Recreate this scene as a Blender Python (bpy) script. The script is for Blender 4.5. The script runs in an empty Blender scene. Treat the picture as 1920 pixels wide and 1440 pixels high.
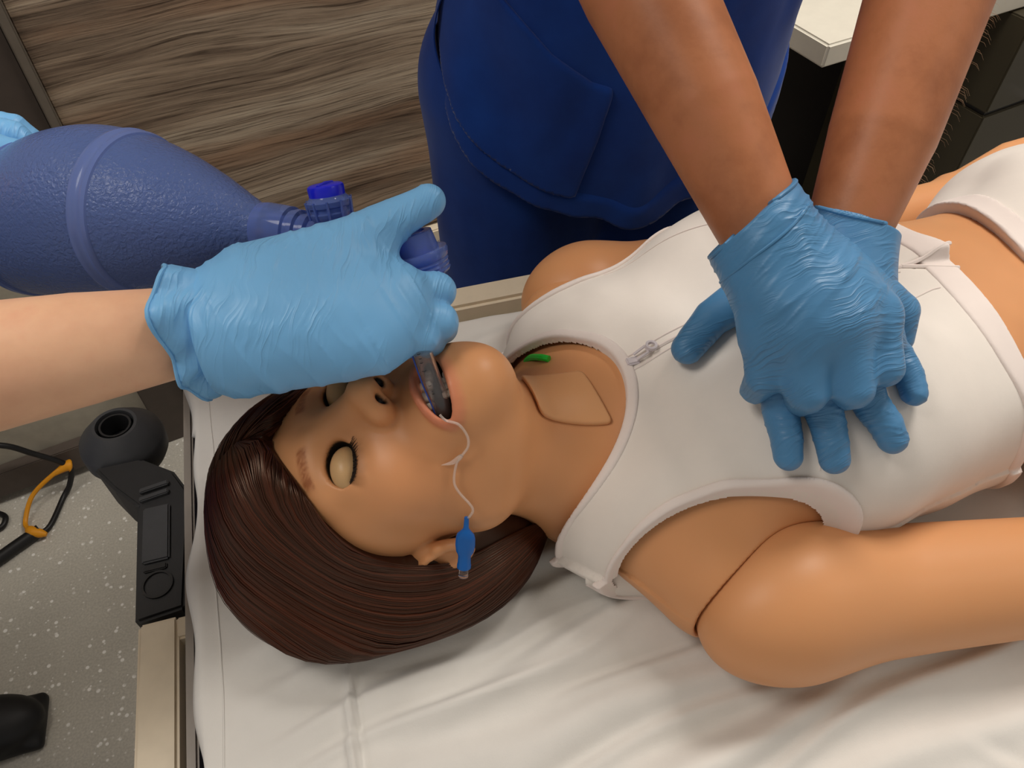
import bpy, bmesh, math, random
import numpy as np
from mathutils import Vector, Matrix

# ------------------------------------------------------------------ camera, world, lights
sc = bpy.context.scene
COL = sc.collection
random.seed(7)
RNG = np.random.default_rng(7)
FOC, PITCH, YAW = 1441.0, math.radians(49.2), math.radians(16.0)
FWD = Vector((math.sin(YAW)*math.cos(PITCH), math.cos(YAW)*math.cos(PITCH), -math.sin(PITCH)))
cd = bpy.data.cameras.new('camera'); cam = bpy.data.objects.new('camera', cd); COL.objects.link(cam)
cam.location = Vector((0, 0, .84)) - FWD*.64
cam.rotation_euler = (math.radians(90)-PITCH, 0, -YAW)
cd.sensor_fit = 'HORIZONTAL'; cd.sensor_width = 36.0; cd.lens = 36.0*FOC/1920.0
cd.clip_start = .02; cd.clip_end = 60
sc.camera = cam
w = bpy.data.worlds.new('room_ambient'); sc.world = w; w.use_nodes = True
w.node_tree.nodes['Background'].inputs[0].default_value = (1.0, .955, .90, 1)
w.node_tree.nodes['Background'].inputs[1].default_value = .38
def area(name, loc, target, sx, sy, e, col):
    l = bpy.data.lights.new(name, 'AREA'); l.shape = 'RECTANGLE'; l.size = sx; l.size_y = sy
    l.energy = e; l.color = col
    o = bpy.data.objects.new(name, l); COL.objects.link(o); o.location = loc
    o.rotation_euler = (Vector(target)-Vector(loc)).to_track_quat('-Z', 'Y').to_euler()
    return o
WARM = (1.0, .945, .87)
area('ceiling_panel_far', (.85, .45, 2.45), (.85, .45, 0), .6, .6, 28, WARM)
area('ceiling_panel_near', (-1.0, .05, 2.45), (-1.0, .05, 0), .6, .6, 13, WARM)
area('ceiling_panel_right', (1.6, -.9, 2.45), (1.6, -.9, 0), .6, .6, 4, WARM)
sc.view_settings.view_transform = 'Standard'
sc.view_settings.look = 'None'
sc.view_settings.gamma = 1.0
sc.view_settings.use_curve_mapping = False
sc.view_settings.exposure = 0.0

# ------------------------------------------------------------------ helpers: objects
def tag(o, label=None, cat=None, group=None, kind=None):
    if label: o['label'] = label
    if cat: o['category'] = cat
    if group: o['group'] = group
    if kind: o['kind'] = kind
    return o
def empty(name, loc=(0, 0, 0)):
    o = bpy.data.objects.new(name, None); COL.objects.link(o); o.location = loc; o.empty_display_size = .05
    return o
def link(name, me, m, parent=None, smooth=False):
    o = bpy.data.objects.new(name, me); COL.objects.link(o)
    if m is not None: me.materials.append(m)
    if smooth: me.polygons.foreach_set('use_smooth', np.ones(len(me.polygons), bool))
    if parent is not None:
        o.parent = parent
        if parent.type == 'EMPTY': o.matrix_parent_inverse = Matrix.Translation(-parent.location)
    return o
def meshv(name, V, Fc):
    V = np.asarray(V, np.float32); me = bpy.data.meshes.new(name)
    if isinstance(Fc, np.ndarray):
        k = Fc.shape[1]; n = len(Fc)
        me.vertices.add(len(V)); me.vertices.foreach_set('co', V.ravel())
        me.loops.add(n*k); me.loops.foreach_set('vertex_index', Fc.astype(np.int32).ravel())
        me.polygons.add(n); me.polygons.foreach_set('loop_start', np.arange(0, n*k, k, dtype=np.int32))
        me.update(calc_edges=True); me.validate()
    else:
        me.from_pydata([tuple(map(float, v)) for v in V], [], Fc); me.update()
    return me
class MB:
    """collects boxes, tubes, lathes into ONE mesh"""
    def __init__(s): s.V = []; s.F = []
    def add(s, V, F):
        b = len(s.V); s.V += [tuple(map(float, v)) for v in V]; s.F += [tuple(i+b for i in f) for f in F]; return s
    def box(s, c, h, M=None):
        V = [Vector((c[0]*0+i*h[0], j*h[1], k*h[2])) for i in (-1, 1) for j in (-1, 1) for k in (-1, 1)]
        if M is not None: V = [M @ v for v in V]
        V = [v+Vector(c) for v in V]
        return s.add(V, [(0, 1, 3, 2), (4, 6, 7, 5), (0, 4, 5, 1), (2, 3, 7, 6), (0, 2, 6, 4), (1, 5, 7, 3)])
    def tube(s, pts, r, n=8, caps=True):
        P = [Vector(p) for p in pts]; m = len(P)
        R = r if hasattr(r, '__len__') else [r]*m
        V = []; nrm = None
        for i in range(m):
            t = (P[min(i+1, m-1)]-P[max(i-1, 0)]).normalized()
            if nrm is None:
                nrm = t.orthogonal().normalized()
            else:
                nrm = (nrm - t*nrm.dot(t)).normalized()
            b = t.cross(nrm)
            for k in range(n):
                a = 2*math.pi*k/n
                V.append(P[i]+(nrm*math.cos(a)+b*math.sin(a))*R[i])
        F = [(i*n+k, i*n+(k+1) % n, (i+1)*n+(k+1) % n, (i+1)*n+k) for i in range(m-1) for k in range(n)]
        if caps: F += [tuple(range(n-1, -1, -1)), tuple((m-1)*n+k for k in range(n))]
        return s.add(V, F)
    def lathe(s, prof, o, ax, n=48, close=False):
        """prof: list of (distance along axis, radius)"""
        o = Vector(o); ax = Vector(ax).normalized(); e = ax.orthogonal().normalized(); b = ax.cross(e)
        V = []; m = len(prof)
        for (t, r) in prof:
            for k in range(n):
                a = 2*math.pi*k/n; V.append(o+ax*t+(e*math.cos(a)+b*math.sin(a))*r)
        F = [(i*n+k, i*n+(k+1) % n, (i+1)*n+(k+1) % n, (i+1)*n+k) for i in range(m-1) for k in range(n)]
        if close: F += [((m-1)*n+k, (m-1)*n+(k+1) % n, (k+1) % n, k) for k in range(n)]
        else: F += [tuple(range(n-1, -1, -1)), tuple((m-1)*n+k for k in range(n))]
        return s.add(V, F)
    def prism(s, poly, z0, z1, T=None):
        n = len(poly); V = [Vector((x, y, z0)) for x, y in poly]+[Vector((x, y, z1)) for x, y in poly]
        if T is not None: V = [T @ v for v in V]
        F = [tuple(range(n-1, -1, -1)), tuple(range(n, 2*n))]+[(i, (i+1) % n, n+(i+1) % n, n+i) for i in range(n)]
        return s.add(V, F)
    def build(s, name, m, parent=None, smooth=False, bevel=0, seg=2, auto=True):
        me = meshv(name, s.V, s.F)
        bm = bmesh.new(); bm.from_mesh(me); bmesh.ops.recalc_face_normals(bm, faces=bm.faces[:])
        if bevel:
            es = [e for e in bm.edges if len(e.link_faces) == 2 and e.calc_face_angle(0) > .6]
            bmesh.ops.bevel(bm, geom=es, offset=bevel, segments=seg, affect='EDGES', clamp_overlap=True)
        if smooth:
            for f in bm.faces: f.smooth = True
            for e in bm.edges:
                if len(e.link_faces) == 2 and e.calc_face_angle(0) > .7: e.smooth = False
        bm.to_mesh(me); bm.free()
        return link(name, me, m, parent)
def crom(pts, n=8):
    """Catmull-Rom through points"""
    P = [Vector(p) for p in pts]; P = [P[0]*2-P[1]]+P+[P[-1]*2-P[-2]]; out = []
    for i in range(1, len(P)-2):
        for k in range(n):
            t = k/n; a, b, c, d = P[i-1], P[i], P[i+1], P[i+2]
            out.append(.5*((2*b)+(c-a)*t+(2*a-5*b+4*c-d)*t*t+(3*b-a-3*c+d)*t**3))
    out.append(P[-2]); return out

# ------------------------------------------------------------------ helpers: implicit surfaces
f4 = np.float32
def A(*v): return np.array(v, f4)
def nrm2(d): return np.sqrt(np.maximum((d*d).sum(-1), 1e-12))
def ell(P, c, r, R=None):
    d = P-A(*c)
    if R is not None: d = d @ np.asarray(R, f4)
    r = A(*r); k0 = nrm2(d/r); k1 = nrm2(d/(r*r)); return k0*(k0-1)/np.maximum(k1, 1e-6)
def cone(P, a, b, ra, rb=None):
    rb = ra if rb is None else rb
    a = A(*a); ba = A(*b)-a; pa = P-a
    t = np.clip((pa @ ba)/max(float(ba @ ba), 1e-12), 0, 1)
    return nrm2(pa-t[:, None]*ba)-(ra+(rb-ra)*t)
def chain(P, pts, rad, k=0.0):
    d = None
    for i in range(len(pts)-1):
        e = cone(P, pts[i], pts[i+1], rad[i], rad[i+1])
        d = e if d is None else (smin(d, e, k) if k else np.minimum(d, e))
    return d
def rbox(P, c, h, r, R=None):
    d = P-A(*c)
    if R is not None: d = d @ np.asarray(R, f4)
    q = np.abs(d)-(A(*h)-r)
    return nrm2(np.maximum(q, 0))+np.minimum(q.max(-1), 0)-r
def smin(a, b, k):
    h = np.maximum(k-np.abs(a-b), 0)/k; return np.minimum(a, b)-h*h*k*.25
def smax(a, b, k): return -smin(-a, -b, k)
def sstep(a, b, x):
    t = np.clip((x-a)/(b-a), 0, 1); return t*t*(3-2*t)
def _h(i, j, k, s):
    n = (i*374761393+j*668265263+k*1274126177+s*362437) & 0x7fffffff
    n = ((n ^ (n >> 13))*1274126177) & 0x7fffffff
    return ((n ^ (n >> 16)) & 0xffff)/65535.0
def vnoise(P, s=0):
    P = np.asarray(P, np.float64); I = np.floor(P).astype(np.int64); f = P-I; f = f*f*(3-2*f); r = 0
    for a in (0, 1):
        for b in (0, 1):
            for c in (0, 1):
                wt = (f[:, 0] if a else 1-f[:, 0])*(f[:, 1] if b else 1-f[:, 1])*(f[:, 2] if c else 1-f[:, 2])
                r = r+wt*_h(I[:, 0]+a, I[:, 1]+b, I[:, 2]+c, s)
    return (r*2-1).astype(f4)
def polygonise(f, lo, hi, h, B=8, slack=1.9, refine=1):
    lo = np.array(lo, float); hi = np.array(hi, float)
    n = np.maximum(np.ceil((hi-lo)/(h*B)).astype(int), 1)
    cx = [lo[i]+((np.arange(n[i])+.5)*B-.5)*h for i in range(3)]
    G = np.stack(np.meshgrid(*cx, indexing='ij'), -1).reshape(-1, 3).astype(f4)
    dc = f(G).astype(f4)
    near = np.where(np.abs(dc) < B*h*.87*slack)[0]
    V = np.empty((len(G), B, B, B), f4); V[:] = dc[:, None, None, None]
    o = np.stack(np.meshgrid(*[np.arange(B)]*3, indexing='ij'), -1).reshape(-1, 3).astype(f4)*h-(B-1)*.5*h
    for s in range(0, len(near), 1500):
        ix = near[s:s+1500]
        Q = (G[ix][:, None, :]+o[None]).reshape(-1, 3)
        V[ix] = f(Q).reshape(-1, B, B, B)
    V = V.reshape(*n, B, B, B).transpose(0, 3, 1, 4, 2, 5).reshape(*(n*B))
    S = V < 0
    cnt = np.zeros(np.array(V.shape)-1, np.int8)
    for a in (0, 1):
        for b in (0, 1):
            for c in (0, 1):
                cnt += S[a:a+cnt.shape[0], b:b+cnt.shape[1], c:c+cnt.shape[2]]
    act = np.argwhere((cnt > 0) & (cnt < 8))
    corners = [(a, b, c) for a in (0, 1) for b in (0, 1) for c in (0, 1)]
    val = np.stack([V[act[:, 0]+a, act[:, 1]+b, act[:, 2]+c] for a, b, c in corners], 1)
    acc = np.zeros((len(act), 3), f4); num = np.zeros(len(act), f4)
    for i in range(8):
        for j in range(i+1, 8):
            ca, cb = np.array(corners[i]), np.array(corners[j])
            if np.abs(ca-cb).sum() != 1: continue
            va, vb = val[:, i], val[:, j]; m = (va < 0) != (vb < 0)
            t = np.where(m, va/np.where(m, va-vb, 1), 0)
            acc += m[:, None]*(ca[None]+t[:, None]*(cb-ca)[None]); num += m
    P = (lo+(act+acc/num[:, None])*h).astype(f4)
    idm = np.full(cnt.shape, -1, np.int32); idm[tuple(act.T)] = np.arange(len(act))
    Fq = []
    for ax in range(3):
        u, v = (ax+1) % 3, (ax+2) % 3
        sl0 = [slice(1, -1)]*3; sl1 = [slice(1, -1)]*3
        sl0[ax] = slice(0, -1); sl1[ax] = slice(1, None)
        s0, s1 = S[tuple(sl0)], S[tuple(sl1)]
        for up in (True, False):
            e = np.argwhere(s0 & ~s1 if up else ~s0 & s1)
            if not len(e): continue
            off = np.ones(3, int); off[ax] = 0; e = e+off
            du = np.zeros(3, int); du[u] = 1; dv = np.zeros(3, int); dv[v] = 1
            q = [e-du-dv, e-dv, e, e-du]
            q = np.stack([idm[tuple(np.minimum(x, np.array(idm.shape)-1).T)] for x in q], 1)
            q = q[(q >= 0).all(1)]
            Fq.append(q if up else q[:, ::-1])
    Fq = np.concatenate(Fq)
    for _ in range(refine):
        P = P-project(f, P, h)
    return P, Fq
def grad(f, P, e):
    g = np.stack([f(P+A(e, 0, 0))-f(P-A(e, 0, 0)), f(P+A(0, e, 0))-f(P-A(0, e, 0)), f(P+A(0, 0, e))-f(P-A(0, 0, e))], 1)/(2*e)
    return g
def project(f, P, h):
    g = grad(f, P, h*.5); d = f(P); gg = np.maximum((g*g).sum(1), .05)
    st = (d/gg)[:, None]*g; ln = nrm2(st); return st*np.minimum(1, h*.6/np.maximum(ln, 1e-9))[:, None]
def sdf_obj(name, f, lo, hi, h, m, parent=None, col=None, disp=None, slack=1.9, refine=1):
    P, Fq = polygonise(f, lo, hi, h, slack=slack, refine=refine)
    if disp is not None:
        g = grad(f, P, h); g /= np.maximum(nrm2(g), 1e-6)[:, None]
        P = P+g*disp(P, g)[:, None]
    me = meshv(name, P, Fq)
    if col is not None:
        c = np.ones((len(P), 4), f4); c[:, :3] = col(P)
        a = me.color_attributes.new('Col', 'FLOAT_COLOR', 'POINT'); a.data.foreach_set('color', c.ravel())
    return link(name, me, m, parent, smooth=True)

# ------------------------------------------------------------------ helpers: materials
def srgb(r, g, b):
    f = lambda c: c/12.92 if c <= .04045 else ((c+.055)/1.055)**2.4
    return (f(r/255), f(g/255), f(b/255), 1)
class Mat:
    def __init__(s, name, rough=.5, col=None, spec=.5, sss=0, coat=0, trans=0, ior=1.45, metal=0, sheen=0):
        s.m = bpy.data.materials.new(name); s.m.use_nodes = True; s.nt = s.m.node_tree
        s.b = s.nt.nodes['Principled BSDF']; I = s.b.inputs
        I['Roughness'].default_value = rough; I['Specular IOR Level'].default_value = spec; I['IOR'].default_value = ior
        I['Metallic'].default_value = metal
        if col: I['Base Color'].default_value = col
        if sss:
            I['Subsurface Weight'].default_value = sss; I['Subsurface Radius'].default_value = (1, .35, .2); I['Subsurface Scale'].default_value = .004
        I['Coat Weight'].default_value = coat; I['Transmission Weight'].default_value = trans
        I['Sheen Weight'].default_value = sheen
        s.bump_in = None
    def n(s, t, **k):
        nd = s.nt.nodes.new(t)
        for a, v in k.items():
            if a.startswith('_'): setattr(nd, a[1:], v)
            else: nd.inputs[a.replace('__', ' ')].default_value = v
        return nd
    def l(s, a, b): s.nt.links.new(a, b); return s
    def coord(s, kind='Object', scale=(1, 1, 1), rot=(0, 0, 0)):
        tc = s.n('ShaderNodeTexCoord'); mp = s.n('ShaderNodeMapping')
        mp.inputs['Scale'].default_value = scale; mp.inputs['Rotation'].default_value = rot
        s.l(tc.outputs[kind], mp.inputs[0]); return mp.outputs[0]
    def noise(s, scale, detail=4, rough=.55, co=None, dist=0):
        nd = s.n('ShaderNodeTexNoise', Scale=scale, Detail=detail, Roughness=rough, Distortion=dist)
        s.l(co if co is not None else s.coord(), nd.inputs['Vector']); return nd.outputs[0]
    def ramp(s, x, stops):
        r = s.n('ShaderNodeValToRGB'); e = r.color_ramp.elements
        while len(e) < len(stops): e.new(.5)
        for el, (p, c) in zip(e, stops): el.position = p; el.color = c if len(c) == 4 else (*c, 1)
        s.l(x, r.inputs[0]); return r.outputs[0]
    def mix(s, fac, a, b, mode='MIX'):
        nd = s.n('ShaderNodeMix', _data_type='RGBA', _blend_type=mode)
        for sock, v in ((nd.inputs[0], fac), (nd.inputs[6], a), (nd.inputs[7], b)):
            if hasattr(v, 'is_output'): s.l(v, sock)
            else: sock.default_value = v
        return nd.outputs[2]
    def math(s, op, a, b=0, c=0):
        nd = s.n('ShaderNodeMath', _operation=op)
        for sock, v in zip(nd.inputs, (a, b, c)):
            if hasattr(v, 'is_output'): s.l(v, sock)
            else: sock.default_value = v
        return nd.outputs[0]
    def color(s, x): s.l(x, s.b.inputs['Base Color']); return s
    def rough(s, x): s.l(x, s.b.inputs['Roughness']); return s
    def attr(s, name='Col'):
        nd = s.n('ShaderNodeAttribute'); nd.attribute_name = name; return nd.outputs[0]
    def bump(s, x, strength=.3, dist=.001):
        nd = s.n('ShaderNodeBump', Strength=strength, Distance=dist); s.l(x, nd.inputs['Height'])
        if s.bump_in: s.l(s.bump_in, nd.inputs['Normal'])
        s.bump_in = nd.outputs[0]; s.l(nd.outputs[0], s.b.inputs['Normal']); return s

ROOM = math.radians(12.0)
RX = Vector((math.cos(ROOM), math.sin(ROOM), 0)); RY = Vector((-math.sin(ROOM), math.cos(ROOM), 0))
def rp(u, v, z): return RX*u+RY*v+Vector((0, 0, z))
RM = Matrix.Rotation(ROOM, 4, 'Z')
def robox(mb, u0, u1, v0, v1, z0, z1):
    return mb.box(rp((u0+u1)/2, (v0+v1)/2, (z0+z1)/2), ((u1-u0)/2, (v1-v0)/2, (z1-z0)/2), RM.to_3x3())

# ================================================================== SETTING
def m_floor():
    M = Mat('speckled_vinyl', .42, spec=.4)
    co = M.coord()
    base = M.ramp(M.noise(3, 4, .6, co), [(.3, srgb(186, 181, 170)), (.7, srgb(205, 200, 188))])
    fine = M.ramp(M.noise(260, 2, .5, co), [(.35, (.88, .88, .88)), (.65, (1.05, 1.05, 1.05))])
    c = M.mix(1.0, base, fine, 'MULTIPLY')
    for sc_, thr, colr in ((62, .17, (.93, .91, .86, 1)), (40, .11, (.90, .88, .83, 1)), (85, .12, (.80, .78, .73, 1))):
        v = M.n('ShaderNodeTexVoronoi', Scale=sc_, Randomness=1.0); M.l(co, v.inputs['Vector'])
        pick = M.ramp(M.noise(sc_*.42, 1, .5, co), [(.47, (0, 0, 0)), (.53, (1, 1, 1))])
        d = M.ramp(v.outputs['Distance'], [(thr, (1, 1, 1)), (thr+.06, (0, 0, 0))])
        c = M.mix(M.math('MULTIPLY', d, pick), c, colr)
    return M.color(c).m
def m_wood():
    M = Mat('weathered_wood_laminate', .6, spec=.3)
    co = M.coord(rot=(0, 0, -ROOM))
    def mapped(src, sc_):
        mp = M.n('ShaderNodeMapping'); M.l(src, mp.inputs[0]); mp.inputs['Scale'].default_value = sc_; return mp.outputs[0]
    nz = M.n('ShaderNodeTexNoise', Scale=1.0, Detail=2.0); M.l(mapped(co, (2.2, 1, 7.0)), nz.inputs['Vector'])
    wv = M.n('ShaderNodeVectorMath', _operation='MULTIPLY'); M.l(nz.outputs[1], wv.inputs[0]); wv.inputs[1].default_value = (0, 0, .055)
    v = M.n('ShaderNodeTexVoronoi', Scale=1.0, Randomness=1.0); M.l(mapped(co, (3.1, 0, 5.2)), v.inputs['Vector'])
    bend = M.ramp(v.outputs['Distance'], [(0, (1, 1, 1)), (.30, (0, 0, 0))])
    cb_ = M.n('ShaderNodeCombineXYZ'); M.l(M.math('MULTIPLY', bend, .028), cb_.inputs[2])
    ad = M.n('ShaderNodeVectorMath', _operation='ADD'); M.l(co, ad.inputs[0]); M.l(wv.outputs[0], ad.inputs[1])
    ad2 = M.n('ShaderNodeVectorMath', _operation='ADD'); M.l(ad.outputs[0], ad2.inputs[0]); M.l(cb_.outputs[0], ad2.inputs[1])
    g = ad2.outputs[0]
    board = M.noise(1.0, 2, .5, mapped(co, (.35, 1, 8.5)))
    broad = M.noise(1.0, 6, .62, mapped(g, (1.5, 1, 17)))
    med = M.noise(1.0, 7, .68, mapped(g, (2.6, 1, 64)))
    fine = M.noise(1.0, 6, .72, mapped(g, (5.0, 1, 250)))
    x = M.math('ADD', M.math('ADD', M.math('MULTIPLY', broad, .45), M.math('MULTIPLY', med, .30)), M.math('MULTIPLY', board, .25))
    c = M.ramp(x, [(.34, srgb(72, 59, 50)), (.43, srgb(113, 96, 81)), (.50, srgb(146, 128, 109)), (.58, srgb(170, 154, 134)), (.68, srgb(184, 170, 150))])
    c = M.mix(M.ramp(M.noise(1.0, 3, .5, mapped(g, (1.8, 1, 9))), [(.52, (0, 0, 0)), (.70, (.55, .55, .55))]), c, srgb(164, 124, 94))
    lines = M.ramp(fine, [(.37, (.30, .27, .25)), (.46, (.88, .87, .86)), (.60, (1.26, 1.25, 1.22))])
    c = M.mix(.9, c, lines, 'MULTIPLY')
    knot = M.ramp(v.outputs['Distance'], [(.025, (.22, .19, .16)), (.05, (.62, .58, .54)), (.075, (1.2, 1.15, 1.08)), (.13, (1, 1, 1))])
    c = M.mix(.9, c, knot, 'MULTIPLY')
    M.color(c); M.bump(fine, .6, .0012)
    return M.m
def plain(name, col, rough=.5, grain=0.06, gs=40, bump=0, **k):
    M = Mat(name, rough, **k)
    v = [tuple(max(0, c*(1-grain)) for c in col[:3]), tuple(min(1, c*(1+grain)) for c in col[:3])]
    x = M.noise(gs, 3, .55)
    M.color(M.ramp(x, [(.35, v[0]), (.65, v[1])]))
    if bump: M.bump(M.noise(gs*12, 2, .5), bump, .0004)
    return M.m
MW = m_wood(); MF = m_floor()
M_LIGHT = plain('beige_wall_paint', srgb(168, 160, 144), .55)
M_BROWN = plain('dark_brown_trim', srgb(72, 62, 55), .5)
M_SKIRT = plain('brown_skirting', srgb(84, 74, 67), .55)
M_TRIM = plain('grey_brown_edge', srgb(104, 95, 84), .45)
M_DESK = plain('white_laminate', srgb(222, 218, 205), .4, .02)
M_DARK = plain('dark_olive_panel', srgb(60, 54, 40), .45, .08, 6)
M_BLACKP = plain('black_plastic', srgb(34, 34, 36), .5, .08, 60, .15)
M_ROLL = plain('charcoal_rubber', srgb(62, 63, 66), .55, .06, 60, .2)
M_BEIGE = plain('beige_powder_coat', srgb(224, 210, 186), .42, .03, 50)
M_GREYM = plain('grey_bed_edge', srgb(150, 142, 134), .45)
M_NAVYM = plain('navy_mattress_vinyl', srgb(28, 32, 62), .45)
M_ORANGE = plain('orange_strap', srgb(226, 150, 20), .5)
M_CABLE = plain('black_cable', srgb(22, 21, 22), .45)
M_STEEL = plain('steel', srgb(190, 190, 188), .25, metal=1.0)

WV = .842
o = MB(); robox(o, -2.6, 3.2, -2.6, WV+.3, -.05, 0); tag(o.build('floor', MF), 'grey vinyl floor with pale speckles', kind='structure')
o = MB(); robox(o, -2.6, 3.2, WV+.02, WV+.2, 0, 2.6); wall = tag(o.build('wall_back', M_LIGHT), 'light beige wall behind the wood panelling', kind='structure')
o = MB(); robox(o, -2.6, 3.2, -2.6, WV+.2, 2.6, 2.7); tag(o.build('ceiling', plain('ceiling_white', srgb(225, 222, 214), .8)), 'plain white ceiling', kind='structure')
o = MB(); robox(o, -.298, .60, WV, WV+.02, .345, 1.25); o.build('wood_panel', MW, wall, bevel=.0015)
o = MB(); robox(o, .602, 2.2, WV, WV+.02, .345, 1.25); o.build('wood_panel', MW, wall, bevel=.0015)
o = MB(); robox(o, -.298, .60, WV, WV+.02, 1.253, 2.2); o.build('wood_panel', MW, wall, bevel=.0015)
o = MB(); robox(o, .602, 2.2, WV, WV+.02, 1.253, 2.2); o.build('wood_panel', MW, wall, bevel=.0015)
o = MB(); robox(o, -.39, -.312, WV-.004, WV+.02, 0, 2.4); tag(o.build('trim_1', M_BROWN, bevel=.002), 'dark brown upright door post left of the wood panel', kind='structure')
o = MB(); robox(o, -.312, -.298, WV-.012, WV+.02, 0, 2.4); tag(o.build('trim_2', M_TRIM, bevel=.002), 'thin grey brown edging strip beside the wood panel', kind='structure')
o = MB(); robox(o, -2.6, -.39, WV-.006, WV+.02, .022, .085); tag(o.build('baseboard_left', M_SKIRT, bevel=.002), 'dark brown skirting board low on the wall at left', kind='structure')
o = MB(); robox(o, -.298, 2.2, WV-.004, WV+.02, .0, .085); tag(o.build('baseboard_back', M_SKIRT, bevel=.002), 'dark brown skirting board below the wood panel', kind='structure')
# socket trunking under the wood panel
t = empty('socket_trunking', rp(.27, WV, .22)); tag(t, 'beige wall trunking with a power socket beside the navy trousers', 'trunking')
o = MB(); robox(o, -.2, .6, WV-.018, WV+.02, .235, .338); o.build('cover', M_BEIGE, t, bevel=.003)
o = MB(); robox(o, .262, .312, WV-.022, WV-.016, .262, .312); s_ = o.build('socket_plate', M_GREYM, t, bevel=.002)
o = MB(); o.lathe([(0, .017), (.001, .017), (.001, .013), (-.004, .013)], rp(.287, WV-.022, .287), -RY, 20); o.build('socket_hole', M_BLACKP, s_)

# desk and dark cabinet at the right
t = empty('desk', rp(1.2, .65, 0)); tag(t, 'white topped desk with dark cabinet behind the scrubs at right', 'desk')
o = MB(); robox(o, .835, 2.6, .475, .835, .70, .74); o.build('desk_top', M_DESK, t, bevel=.004, seg=3)
o = MB(); robox(o, .842, 1.30, .80, .838, 0.0, .70); o.build('back_panel', plain('black_brown_panel', srgb(24, 19, 17), .6), t)
o = MB(); robox(o, 1.30, 2.2, .432, .83, .515, .698); o.build('cabinet_panel', M_DARK, t, bevel=.003)
o = MB(); robox(o, 1.30, 2.2, .432, .83, .0, .508); o.build('cabinet_panel', M_DARK, t, bevel=.003)
o = MB(); robox(o, 1.306, 2.2, .438, .83, .507, .516); o.build('gap_strip', M_BLACKP, t)
o = MB(); o.lathe([(0, .006), (.012, .006), (.014, .012), (.022, .012), (.024, .009)], rp(1.45, .432, .50), -RY, 16); o.build('knob', M_STEEL, t, smooth=True)
# cable with orange strap on the floor
cb = empty('power_cable', (-.8, .65, 0)); tag(cb, 'black power cable with orange hook strap on the speckled floor', 'cable')
c_pts = [(-1.10, .60, .34), (-.95, .635, .26), (-.86, .657, .205), (-.7946, .6715, .172), (-.7611, .6786, .1243), (-.721, .680, .0636), (-.733, .668, .024), (-.751, .650, .007), (-.77, .59, .006), (-.79, .572, .008)]
MB().tube(crom(c_pts, 6), .0055, 10).build('cord', M_CABLE, cb, smooth=True)
MB().tube(crom([(-.785, .58, .012), (-.828, .552, .012), (-.87, .525, .012), (-.96, .48, .012)], 5), .0125, 12).build('plug_sleeve', M_CABLE, cb, smooth=True)
MB().tube(crom([(-1.0, .70, .006), (-.90, .66, .006), (-.866, .643, .007), (-.855, .627, .008), (-.866, .608, .007), (-.92, .60, .006)], 6), .0055, 10).build('cord', M_CABLE, cb, smooth=True)
st = MB().tube(crom([(-.724, .679, .066), (-.745, .668, .065), (-.7957, .6487, .036), (-.815, .608, .012), (-.803, .581, .016)], 6), [.0045]*25, 8).build('strap', M_ORANGE, cb, smooth=True)
MB().tube(crom([(-.715, .681, .062), (-.724, .678, .066), (-.748, .667, .063)], 6), [.006, .009, .012, .013, .012, .011, .010, .009, .008, .007, .006, .005, .004], 10).build('strap_end', M_ORANGE, st, smooth=True)
MB().tube(crom([(-.808, .590, .012), (-.795, .575, .018), (-.772, .566, .012)], 6), [.005, .006, .008, .009, .010, .010, .010, .010, .009, .009, .008, .006, .004], 10).build('strap_end', M_ORANGE, st, smooth=True)

# ================================================================== BED
BZ = .75
bed = empty('hospital_bed', (.6, -.25, 0)); tag(bed, 'hospital bed with beige rails and navy mattress under the manikin', 'bed')
o = MB(); o.box((.735, -.21, .685), (1.018, .385, .055)); o.build('mattress', M_NAVYM, bed, bevel=.012, seg=3)
o = MB(); o.box((.735, -.21, .615), (1.034, .40, .02)); o.box((-.2955, -.21, .70), (.0045, .40, .022)); o.build('frame_plate', M_GREYM, bed, bevel=.002)
o = MB(); o.box((.75, .206, .735), (1.0, .017, .021)); o.build('side_rail', M_BEIGE, bed, bevel=.004)
o = MB(); o.box((.75, -.625, .71), (1.0, .017, .021)); o.build('side_rail', M_BEIGE, bed, bevel=.004)
o = MB(); o.box((-.3285, -.34, .676), (.0165, .285, .024)); hb = o.build('head_rail', M_BEIGE, bed, bevel=.003)
o = MB(); o.box((-.306, -.066, .68), (.009, .010, .018)); o.build('bracket', M_BEIGE, hb, bevel=.002)
for x in (-.2, 1.6):
    for y in (-.55, .12):
        o = MB(); o.box((x, y, .35), (.025, .025, .25)); o.lathe([(-.02, .05), (-.02, .06), (.02, .06), (.02, .05)], (x, y, .06), (0, 1, 0), 24); o.build('leg', M_BEIGE, bed, bevel=.002)
# corner bumper at the head end, with its wall roller
bp = empty('corner_bumper', (-.33, .05, .62)); tag(bp, 'black plastic corner bumper arm with roller at the bed head', 'bumper')
arm = MB()
poly = [(-.350, -.05), (-.3085, -.046), (-.303, .075), (-.318, .105), (-.350, .13), (-.395, .13), (-.375, .10), (-.3515, .072)]
arm.prism(poly, .63, .694); ab = arm.build('arm', M_BLACKP, bp, bevel=.003, seg=2)
MB().box((-.3325, .035, .6955), (.012, .030, .0022)).build('cover_plate', M_ROLL, ab, bevel=.0015)
for k in range(2): MB().box((-.335, .078+.010*k, .6955), (.0135, .0028, .0028), Matrix.Rotation(.15, 3, 'Z')).build('rib', M_ROLL, ab, bevel=.001)
MB().box((-.333, -.001, .6945), (.010, .003, .0022)).build('slot', M_CABLE, ab, bevel=.001)
MB().lathe([(0, .0135), (.003, .0135), (.003, .0115), (-.012, .0112)], (-.331, -.018, .693), (0, 0, 1), 28).build('socket_hole', M_CABLE, ab, smooth=True)
RO = (-.374, .168, .652)
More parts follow.
